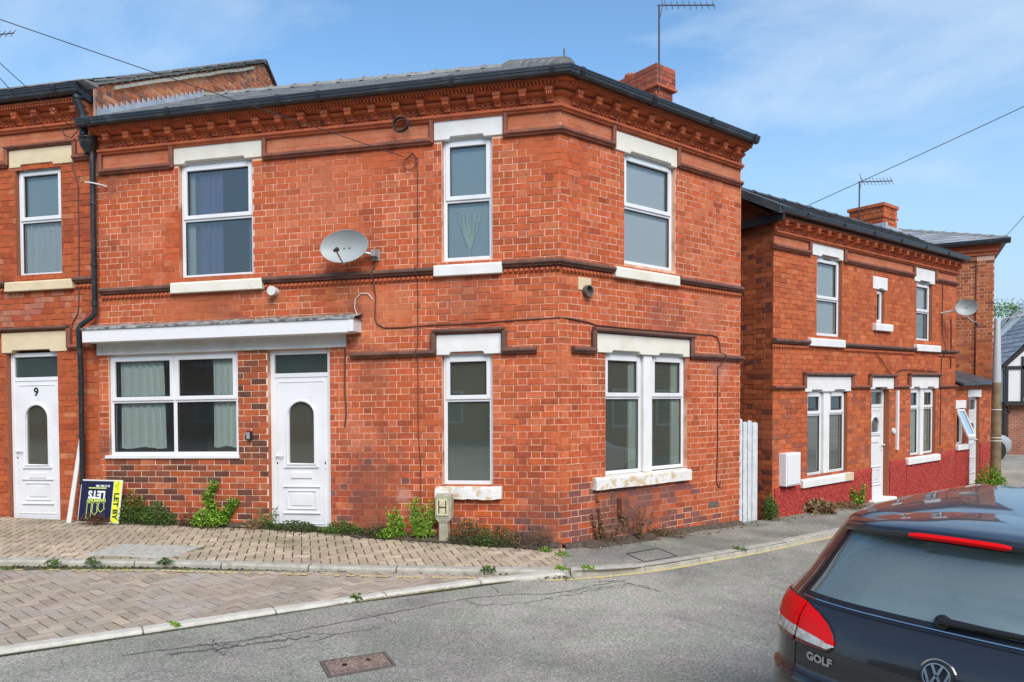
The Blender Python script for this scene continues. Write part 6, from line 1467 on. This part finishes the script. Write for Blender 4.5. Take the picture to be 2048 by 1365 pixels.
cable("wall_cable", hug(FA, [(-2.85, 2.74), (-2.86, 2.2), (-2.84, 1.9), (-2.86, 1.72)]), .012, "cable", "brown cable hanging beside the shop door")
cable("wall_cable", hug(FA, [(-6.98, 5.50), (-6.88, 5.2), (-6.88, 4.4), (-6.9, 3.5), (-6.92, 3.36), (-7.0, 3.25), (-7.04, 3.1)], .015), .008, "cable", "brown cable down the terrace house wall by the drainpipe")
cable("wall_cable", [FA.P(-7.10, 6.0, .06), FA.P(-7.05, 5.88, .05), FA.P(-6.95, 5.84, .04), FA.P(-6.84, 5.92, .05), FA.P(-6.78, 6.02, .06)], .007, "cable_dark", "sagging black cable under the terrace eaves")
cable("wall_cable", hug(FC, [(11.15, 4.44), (11.14, 3.4)]) + [FC.P(11.14, 2.97, .1)] + hug(FC, [(11.13, 2.8), (11.12, 2.3), (11.1, 1.2), (11.1, .9)]), .010, "cable", "cable down the side house next to its far window")
cable("wall_cable", hug(FC, [(8.1, 2.85), (8.3, 2.72), (8.6, 2.52), (8.85, 2.40), (9.0, 2.52), (9.3, 2.56), (10.0, 2.55), (10.9, 2.53)], .03), .009, "cable", "loose cable drooping over the side house front door")
cable("wall_cable", hug(FC, [(11.6, 3.7), (11.62, 3.05)], .02) + hug(FC, [(11.6, 2.6)], .02), .010, "cable_dark", "short dark cable below the dish on the side house")
# ------------------------------------------------------------------ letting board propped against the wall
def FBd(loc, u, tilt):
    u = V(u).normalized(); n0 = V((u.y, -u.x, 0)); up = (V((0, 0, 1)) * math.cos(tilt) - n0 * math.sin(tilt)); nn = (n0 * math.cos(tilt) + V((0, 0, 1)) * math.sin(tilt))
    return lambda x, y, d=0.0: V(loc) + u * x + up * y + nn * d
bl = FA.P(-6.78, .02, .24); bl = V((bl.x, bl.y, zg(bl.x) + .01)); Q = FBd(bl, (1, .0, 0), R(9))
board = thing("letting_board", tuple(bl), "navy and lime letting board standing upside down against the brick wall", "sign")
def plate(nm, x0, x1, y0, y1, d0, d1, mat, par): m = MB(); m.hexa([Q(x, y, d) for d in (d0, d1) for x, y in ((x0, y0), (x1, y0), (x1, y1), (x0, y1))]); return m.build(nm, mat, par)
BW, BH = .665, .60
plate("sheet", 0, BW, 0, BH, -.01, .0, "board_back", board); plate("navy_panel", .012, .525, .018, BH - .02, .0, .003, "board_navy", board); plate("lime_panel", .535, BW - .02, .012, BH - .015, .0, .003, "board_yellow", board)
def wr_(body, size, cx, cy, rot, mat, bold=.0, sx=1.0, d=.005):
    m = MB(); ca, sa = math.cos(rot), math.sin(rot); text_faces(m, body, size, lambda x, y: Q(cx + x * ca - y * sa, cy + x * sa + y * ca, d), bold=bold, sx=sx); m.build("lettering", mat, board)
wr_("LETS", .145, .275, .395, math.pi, "ink_white", .006, .92); wr_("HARMONY", .066, .275, .315, math.pi, "ink_lime", .003, .92); wr_("0115 938 1996", .040, .36, .515, math.pi, "ink_white", .0015, .92)
wr_("LET BY", .105, .590, .24, -math.pi / 2, "ink_black", .004, 1.15); wr_("harmony", .030, .605, .515, -math.pi / 2, "ink_black", .0, 1.0); wr_("lets", .03, .57, .515, -math.pi / 2, "ink_black", 0, 1.0)
plate("rule", .135, .42, .475, .49, .003, .005, "ink_lime", board)
def outline(pts, w=.008):
    m = MB()
    for i in range(len(pts) - 1):
        a, b = V((*pts[i], 0)), V((*pts[i + 1], 0)); t = (b - a).normalized(); s = V((-t.y, t.x, 0)) * w / 2; a2, b2 = a - t * w / 2, b + t * w / 2
        m.hexa([Q(p.x, p.y, d) for d in (.003, .005) for p in (a2 - s, b2 - s, b2 + s, a2 + s)])
    m.build("emblem", "ink_lime", board)
outline([(.205, .275), (.135, .275), (.135, .055), (.205, .055), (.205, .275)]); outline([(.245, .275), (.225, .275), (.225, .165), (.205, .165), (.262, .105), (.315, .165), (.298, .165), (.298, .275), (.278, .275)]); outline([(.335, .275), (.318, .275), (.318, .205), (.30, .205), (.362, .148), (.422, .205), (.405, .205), (.405, .275), (.385, .275)])
pl = thing("white_plank", tuple(FA.P(-6.90, .30, .2)), "thin white plank leaning beside the drainpipe", "plank")
m = MB(); a0 = V((-6.935, -.27, zg(-6.9))); a1 = V((-6.875, -.06, zg(-6.9) + 1.27)); 
m.hexa([a0, a0 + V((.075, 0, 0)), a0 + V((.075, .02, 0)), a0 + V((0, .02, 0)), a1, a1 + V((.055, 0, 0)), a1 + V((.055, .02, 0)), a1 + V((0, .02, 0))]); m.build("board", "board_back", pl, bevel=.003)
# ------------------------------------------------------------------ hydrant marker
hb = V((-1.47, -.10, zg(-1.47))); hyd = thing("hydrant_marker", tuple(hb), "short concrete hydrant post with yellow H plate under the window", "sign")
FH = Frame(hb, (1, 0, 0), (0, -1, 0))
m = MB(); m.loft([FH.P(s, -.05, d) for s, d in ((-.07, 0), (.07, 0), (.06, .09), (-.06, .09))], [FH.P(s, .24, d) for s, d in ((-.065, 0), (.065, 0), (.058, .09), (-.058, .09))]); m.loft([FH.P(s, .24, d) for s, d in ((-.065, 0), (.065, 0), (.058, .09), (-.058, .09))], [FH.P(s, .30, d) for s, d in ((-.115, 0), (.115, 0), (.105, .10), (-.105, .10))]); m.loft([FH.P(s, .30, d) for s, d in ((-.115, 0), (.115, 0), (.105, .10), (-.105, .10))], [FH.P(s, .58, d) for s, d in ((-.115, 0), (.115, 0), (.105, .10), (-.105, .10))]); m.loft([FH.P(s, .58, d) for s, d in ((-.115, 0), (.115, 0), (.105, .10), (-.105, .10))], [FH.P(s, .61, d) for s, d in ((-.11, 0), (.11, 0), (.095, .06), (-.095, .06))]); m.build("post", "hydrant_concrete", hyd, bevel=.008)
m = MB(); m.box(FH, -.082, .075, .335, .55, .10, .106); hp_ = m.build("plate", "hydrant_yellow", hyd)
m = MB(); m.box(FH, -.056, -.044, .365, .53, .106, .109); m.box(FH, .036, .048, .365, .53, .106, .109); m.box(FH, -.044, .036, .438, .452, .106, .109); m.build("letter_h", "ink_black", hp_)
for z in (.375, .475): m = MB(); m.box(FH, -.034, .026, z, z + .045, .106, .110); m.build("number_holder", "hydrant_yellow", hp_)
for s, z in ((-.074, .342), (.066, .342), (-.074, .542), (.066, .542)): m = MB(); m.tube([FH.P(s, z, .104), FH.P(s, z, .110)], .004, 6); m.build("bolt", "ink_black", hp_)
m = MB(); m.face([FH.P(-.082, .335, .1065), FH.P(.075, .335, .1065), FH.P(.075, .340, .1065), FH.P(-.082, .340, .1065)]); m.build("plate_edge", "ink_black", hp_)
# house plant on the sill behind the glass
vase = thing("dried_grass_vase", tuple(FA.P(-1.19, 3.86, -.10)), "vase of pale dried grass behind the upper narrow window", "vase")
m = MB(); m.lathe(FA.P(-1.19, 3.86, -.105), (0, 0, 1), [(.015, 0), (.016, .02), (.015, .12), (.016, .14)], 12); m.build("pot", "net_curtain", vase)
m = MB()
for i in range(46): a = random.uniform(-.17, .17); m.tube([FA.P(-1.19 + random.uniform(-.02, .02), 3.96, -.105), FA.P(-1.19 + a * .6, 4.2, -.105 + random.uniform(-.01, .01)), FA.P(-1.19 + a, random.uniform(4.32, 4.50), -.105 + random.uniform(-.012, .012))], .0045, 3)
m.build("stems", "curtain_mint", vase, kind="stuff")
# ------------------------------------------------------------------ weeds
def leaf(m, p, d, l, w, col, droop=.3):
    d = V(d).normalized(); s = d.cross(V((0, 0, 1)));  s = s.normalized() if s.length > .01 else V((1, 0, 0)); up = s.cross(d)
    mid = p + d * l * .5 + up * l * .06; tip = p + d * l - V((0, 0, 1)) * l * droop
    m.face([p, mid - s * w / 2 + up * w * .15, tip], col); m.face([p, tip, mid + s * w / 2 + up * w * .15], col)
def rdir(zb=.3): a = random.uniform(0, 6.283); return V((math.cos(a), math.sin(a), random.uniform(-.2, 1.0) + zb))
GREENS = {"mid": [(.10, .19, .04), (.07, .14, .03), (.15, .25, .055)], "bright": [(.22, .40, .04), (.16, .32, .036), (.32, .50, .07)], "dark": [(.07, .12, .035), (.09, .13, .045), (.13, .15, .06)], "dry": [(.20, .13, .06), (.14, .085, .045), (.27, .19, .095)], "rust": [(.17, .06, .03), (.12, .05, .028), (.16, .11, .04)], "scrub": [(.09, .13, .04), (.17, .18, .075), (.15, .11, .065), (.08, .10, .04)], "straw": [(.34, .25, .13), (.26, .18, .09), (.20, .12, .06)]}
def clump(name, label, base, sx, sy, h, n, pal, ls=(.03, .06), wr=.6, stems=10, shape=.6, droop=.3, cat="plant", stemcol=None, group=None):
    """low mound of leaves on thin stems"""
    o = thing(name, base, label, cat, group); b = V(base); m = MB(); pal = GREENS[pal]
    for i in range(n):
        a, r = random.uniform(0, 6.283), math.sqrt(random.random()); x, y = math.cos(a) * r * sx, math.sin(a) * r * sy
        hh = h * (1 - shape * r * r) * (.6 + .4 * nz(b.x + x, b.y + y, 6, 2) + .4); z = hh * random.random() ** .6
        leaf(m, b + V((x, min(y, .0 - b.y - .012) if b.y > -.6 and b.x < 0 else y, z)), rdir(.25), random.uniform(*ls), random.uniform(*ls) * wr, vary(random.choice(pal), .25), droop)
    m.build("foliage", "leaf_mid", o, kind="stuff")
    m = MB(); sc = stemcol or pal[0]
    for i in range(stems):
        a, r = random.uniform(0, 6.283), random.random(); m.tube([b + V((math.cos(a) * r * sx * .5, math.sin(a) * r * sy * .5, 0)), b + V((math.cos(a) * r * sx * .8, math.sin(a) * r * sy * .7, h * .4)), b + V((math.cos(a) * r * sx, math.sin(a) * r * sy * .8, h * random.uniform(.5, 1) * (1 - shape * r * r)))], .003, 3, vary(sc))
    m.build("stems", "leaf_mid", o, kind="stuff")
    return o
def upright_plant(name, label, base, spread, h, ns, pal, ls=(.05, .09), wr=.28, per=26, dead=False, lean=(0, 0), cat="plant"):
    """several leafy stems"""
    o = thing(name, base, label, cat); b = V(base); pal = GREENS[pal]; mf, ms = MB(), MB()
    for k in range(ns):
        x, y = random.uniform(-spread, spread), random.uniform(-spread, spread) * .3; hh = h * random.uniform(.55, 1.0)
        tip = b + V((x * 1.25 + lean[0] * hh + random.uniform(-.06, .06), y + lean[1] * hh, hh)); st = b + V((x * .7, y, 0)); md = st.lerp(tip, .5) + V((random.uniform(-.03, .03), random.uniform(-.02, .02), 0))
        ms.tube([st, md, tip], [.006, .004, .002], 4, vary(pal[1]))
        for i in range(per):
            t = random.uniform(.1, 1); p = st.lerp(md, t * 2) if t < .5 else md.lerp(tip, t * 2 - 1); leaf(mf, p, rdir(.15), random.uniform(*ls) * (1.15 - .5 * t), random.uniform(*ls) * wr, vary(random.choice(pal), .3), .5 if dead else .25)
    ms.build("stems", "leaf_mid", o, kind="stuff"); mf.build("foliage", "leaf_mid", o, kind="stuff"); return o
def gb(s, d=.12): p = FA.P(s, 0, d); return (p.x, p.y, zg(p.x))
def gB(s, d=.12): p = FB.P(s, 0, d); return (p.x, p.y, zg(p.x) - .01)
clump("weed_clump", "dense green mound of weeds beside the letting board", gb(-5.93, .16), .22, .12, .46, 900, "mid", (.025, .05), .7, 12)
clump("weed_clump", "lower green mound of weeds under the shop window", gb(-5.55, .16), .26, .12, .32, 800, "mid", (.025, .045), .7, 12)
clump("weed_clump", "bright green leafy clump at the foot of the climbing shoots", gb(-4.78, .16), .26, .12, .26, 750, "bright", (.03, .055), .75, 10)
clump("weed_clump", "reddish low weeds beside the bright green clump", gb(-5.08, .14), .16, .08, .17, 260, "rust", (.02, .04), .6, 12)
o = thing("climbing_weed", gb(-4.70, .05), "two bright green leafy shoots climbing the brick beside the shop window", "plant"); mf, ms = MB(), MB()
for line in ([(-4.66, .32), (-4.76, .56), (-4.86, .74), (-4.76, .95)], [(-4.66, .32), (-4.62, .48), (-4.54, .60), (-4.48, .70)]):
    L = smooth_line([(s, z) for s, z in line], 12); ms.tube([FA.P(s, z, .03) for s, z in L], .006, 4, GREENS["bright"][1])
    for (s, z) in L:
        for k in range(14): leaf(mf, FA.P(s + random.uniform(-.06, .06), z + random.uniform(-.05, .06), random.uniform(.02, .09)), rdir(.1), random.uniform(.03, .06), random.uniform(.025, .04), vary(random.choice(GREENS["bright"]), .25))
ms.build("stems", "leaf_mid", o, kind="stuff"); mf.build("foliage", "leaf_mid", o, kind="stuff")
clump("weed_clump", "dead russet weeds in front of the letting board", gb(-6.42, .34), .26, .08, .17, 330, "rust", (.02, .045), .5, 20)
clump("weed_clump", "dry grass tuft on the left of the shop door", gb(-4.12, .14), .12, .08, .14, 120, "straw", (.05, .10), .12, 14)
upright_plant("grass_tuft", "tall green grass blades at the left jamb of the shop door", gb(-3.93, .12), .09, .33, 9, "mid", (.06, .12), .1, 10)
clump("weed_clump", "low grassy weeds along the shop door step", gb(-3.55, .12), .36, .09, .13, 520, "dark", (.03, .07), .3, 30)
clump("weed_clump", "dark green weeds right of the shop door", gb(-2.85, .14), .34, .10, .18, 650, "mid", (.025, .05), .45, 26)
clump("weed_clump", "dark scrubby weeds with one fresh green patch", gb(-2.35, .16), .26, .12, .18, 480, "scrub", (.025, .05), .55, 24)
clump("weed_clump", "small fresh green weed at the wall foot", gb(-2.22, .24), .09, .06, .16, 150, "bright", (.03, .05), .7, 6)
upright_plant("willowherb", "tall bright green willowherb beside the hydrant marker", gb(-1.74, .16), .13, .62, 10, "bright", (.06, .10), .22, 44)
upright_plant("willowherb", "shorter bright green leafy weed left of the tall one", gb(-2.05, .16), .13, .42, 9, "bright", (.06, .10), .26, 36)
clump("weed_clump", "ragged scrub right of the hydrant marker", gb(-1.12, .20), .28, .14, .34, 900, "scrub", (.02, .045), .5, 40)
clump("weed_clump", "ragged scrub next to the corner, lower than its neighbour", gb(-.72, .20), .24, .13, .28, 620, "scrub", (.02, .04), .5, 36)
clump("weed_clump", "fresh green sprig among the scrub", gb(-.92, .28), .13, .07, .20, 180, "mid", (.025, .045), .6, 8)
o = thing("dead_twigs", gb(-.32, .16), "tangle of dead grey brown twigs at the house corner", "plant"); m = MB()
for i in range(90):
    a = V(gb(-.36 + random.uniform(-.22, .22), random.uniform(.04, .25))); d = V((random.uniform(-.2, .2), random.uniform(-.1, .1), random.uniform(.08, .26))); e = a + d; m.tube([a, a + d * .6 + V((0, 0, .04)), e, e + V((random.uniform(-.08, .08), random.uniform(-.05, .05), random.uniform(-.1, .01)))], .003, 3, vary((.15, .105, .075), .4))
m.build("twigs", "leaf_mid", o, kind="stuff")
upright_plant("dead_weed", "tall dry brown weed against the dark bricks of the corner", gB(.72, .14), .24, .72, 13, "dry", (.03, .06), .4, 34, True)
upright_plant("dead_weed", "shorter dry brown weed by the service box", gB(1.22, .14), .16, .50, 9, "dry", (.03, .06), .4, 30, True)
clump("weed_clump", "dry litter and weeds at the foot of the wall", gB(1.75, .12), .34, .10, .12, 260, "dry", (.03, .06), .4, 24)
clump("weed_clump", "green weeds growing beside the slat gate", gB(4.42, .10), .12, .14, .42, 620, "mid", (.03, .06), .45, 20)
clump("dead_fern", "tan dead fern fronds at the red plinth", gB(5.75, .14), .34, .14, .26, 420, "straw", (.06, .13), .16, 26, droop=.7)
clump("dead_fern", "pale dry weeds along the red plinth", gB(6.7, .12), .40, .12, .12, 260, "straw", (.04, .09), .2, 18, droop=.6)
upright_plant("weed_clump", "yellow green weed on the plinth under the sill", gB(7.2, .12), .14, .46, 8, "bright", (.06, .11), .4, 22)
clump("shrub", "green bush at the foot of the lamp post", (8.42, 8.86, -.06), .30, .22, .55, 900, "bright", (.04, .08), .6, 10, cat="shrub")
tufts = [(-4.75, -2.24, "tuft on the kerb edge by the concrete slab"), (-3.98, -2.08, "tuft in a kerb joint below the shop window"), (-5.1, -2.36, "tuft near the left end of the yellow line"), (-6.0, -2.52, "tuft over the drain grate"), (.15, -1.12, "green tuft where the two kerbs meet"), (.42, -1.0, "green tuft on the curved kerb"), (-.15, -.30, "tuft at the corner of the house paving"), (.08, -.45, "tuft between paving and tarmac"), (-.6, -1.40, "small tuft along the kerb front"), (-2.62, -3.75, "weed in the pale edging"), (-1.55, -2.66, "small weed further along the pale edging"), (2.2, .75, "tuft in a crack of the side street footway")]
for i, (x, y, lb) in enumerate(tufts): clump("kerb_tuft", "small green " + lb, (x, y, zg(x) + (ROAD if i in (9, 10) else -.03)), .08 if i not in (9, 10) else .04, .03, .075, 60, "bright" if i in (4, 5, 6, 7, 9) else "mid", (.025, .06), .35, 6, group="weeds in the kerb joints")
# moss and litter in the gutters, too fine to count
m = MB()
for i in range(900):
    t = random.random(); s = random.choice((0, 0, 1)); 
    if s == 0: k = random.uniform(0, 1); x = lerp(-5.7, .3, k); y = lerp(-2.40, -1.17, k) - random.random() ** 2 * .12 - .005; z = zg(x) + ROAD + .012
    else: x = random.uniform(-5.8, .1); y = random.uniform(-.36, -.04); z = zg(x) + .004
    c = vary(random.choice([(.07, .10, .025), (.10, .12, .03), (.14, .09, .05), (.06, .05, .03)]), .3); r = random.uniform(.008, .028); leaf(m, V((x, y, z)), V((random.uniform(-1, 1), random.uniform(-1, 1), .25)), r * 2, r, c)
for i in range(260):
    x = random.uniform(.2, 2.4); p = FB.P(random.uniform(.1, 7.5), 0, random.uniform(.03, .35)); c = vary(random.choice([(.30, .22, .12), (.42, .36, .26), (.16, .10, .06)]), .3); r = random.uniform(.008, .03); leaf(m, V((p.x, p.y, zg(p.x) + .002)), V((random.uniform(-1, 1), random.uniform(-1, 1), .2)), r * 2, r, c)
tag(m.build("leaf_litter", "leaf_mid"), "moss, fallen leaves and litter along kerbs and wall feet", "litter", kind="stuff")
# ------------------------------------------------------------------ tree behind the timbered house
tr = thing("tree", (15.9, 27.5, -.3), "leafy green tree behind the timbered house", "tree")
m = MB(); m.tube([(15.9, 27.5, -.4), (15.85, 27.5, 2.0), (15.9, 27.5, 4.0)], [.22, .17, .11], 8)
for k in range(7): a = k * .9; m.tube([(15.87, 27.5, 3.0 + .15 * k), (15.9 + .6 * math.cos(a), 27.5 + .6 * math.sin(a), 4.2 + .15 * k), (15.9 + 1.1 * math.cos(a), 27.5 + 1.1 * math.sin(a), 5.2 + .12 * k)], [.06, .04, .015], 5)
m.build("trunk", "bark", tr)
m = MB(); cl = [(random.gauss(0, .75), random.gauss(0, .7), random.uniform(-1.1, .95)) for _ in range(46)]
for (x, y, z) in cl:
    for k in range(70): p = V((15.9 + x + random.gauss(0, .2), 27.5 + y + random.gauss(0, .2), 5.2 + z + random.gauss(0, .16))); leaf(m, p, rdir(.2), random.uniform(.08, .15), random.uniform(.05, .09), vary(random.choice(GREENS["mid"] + GREENS["bright"]), .3))
m.build("crown", "leaf_mid", tr, kind="stuff")
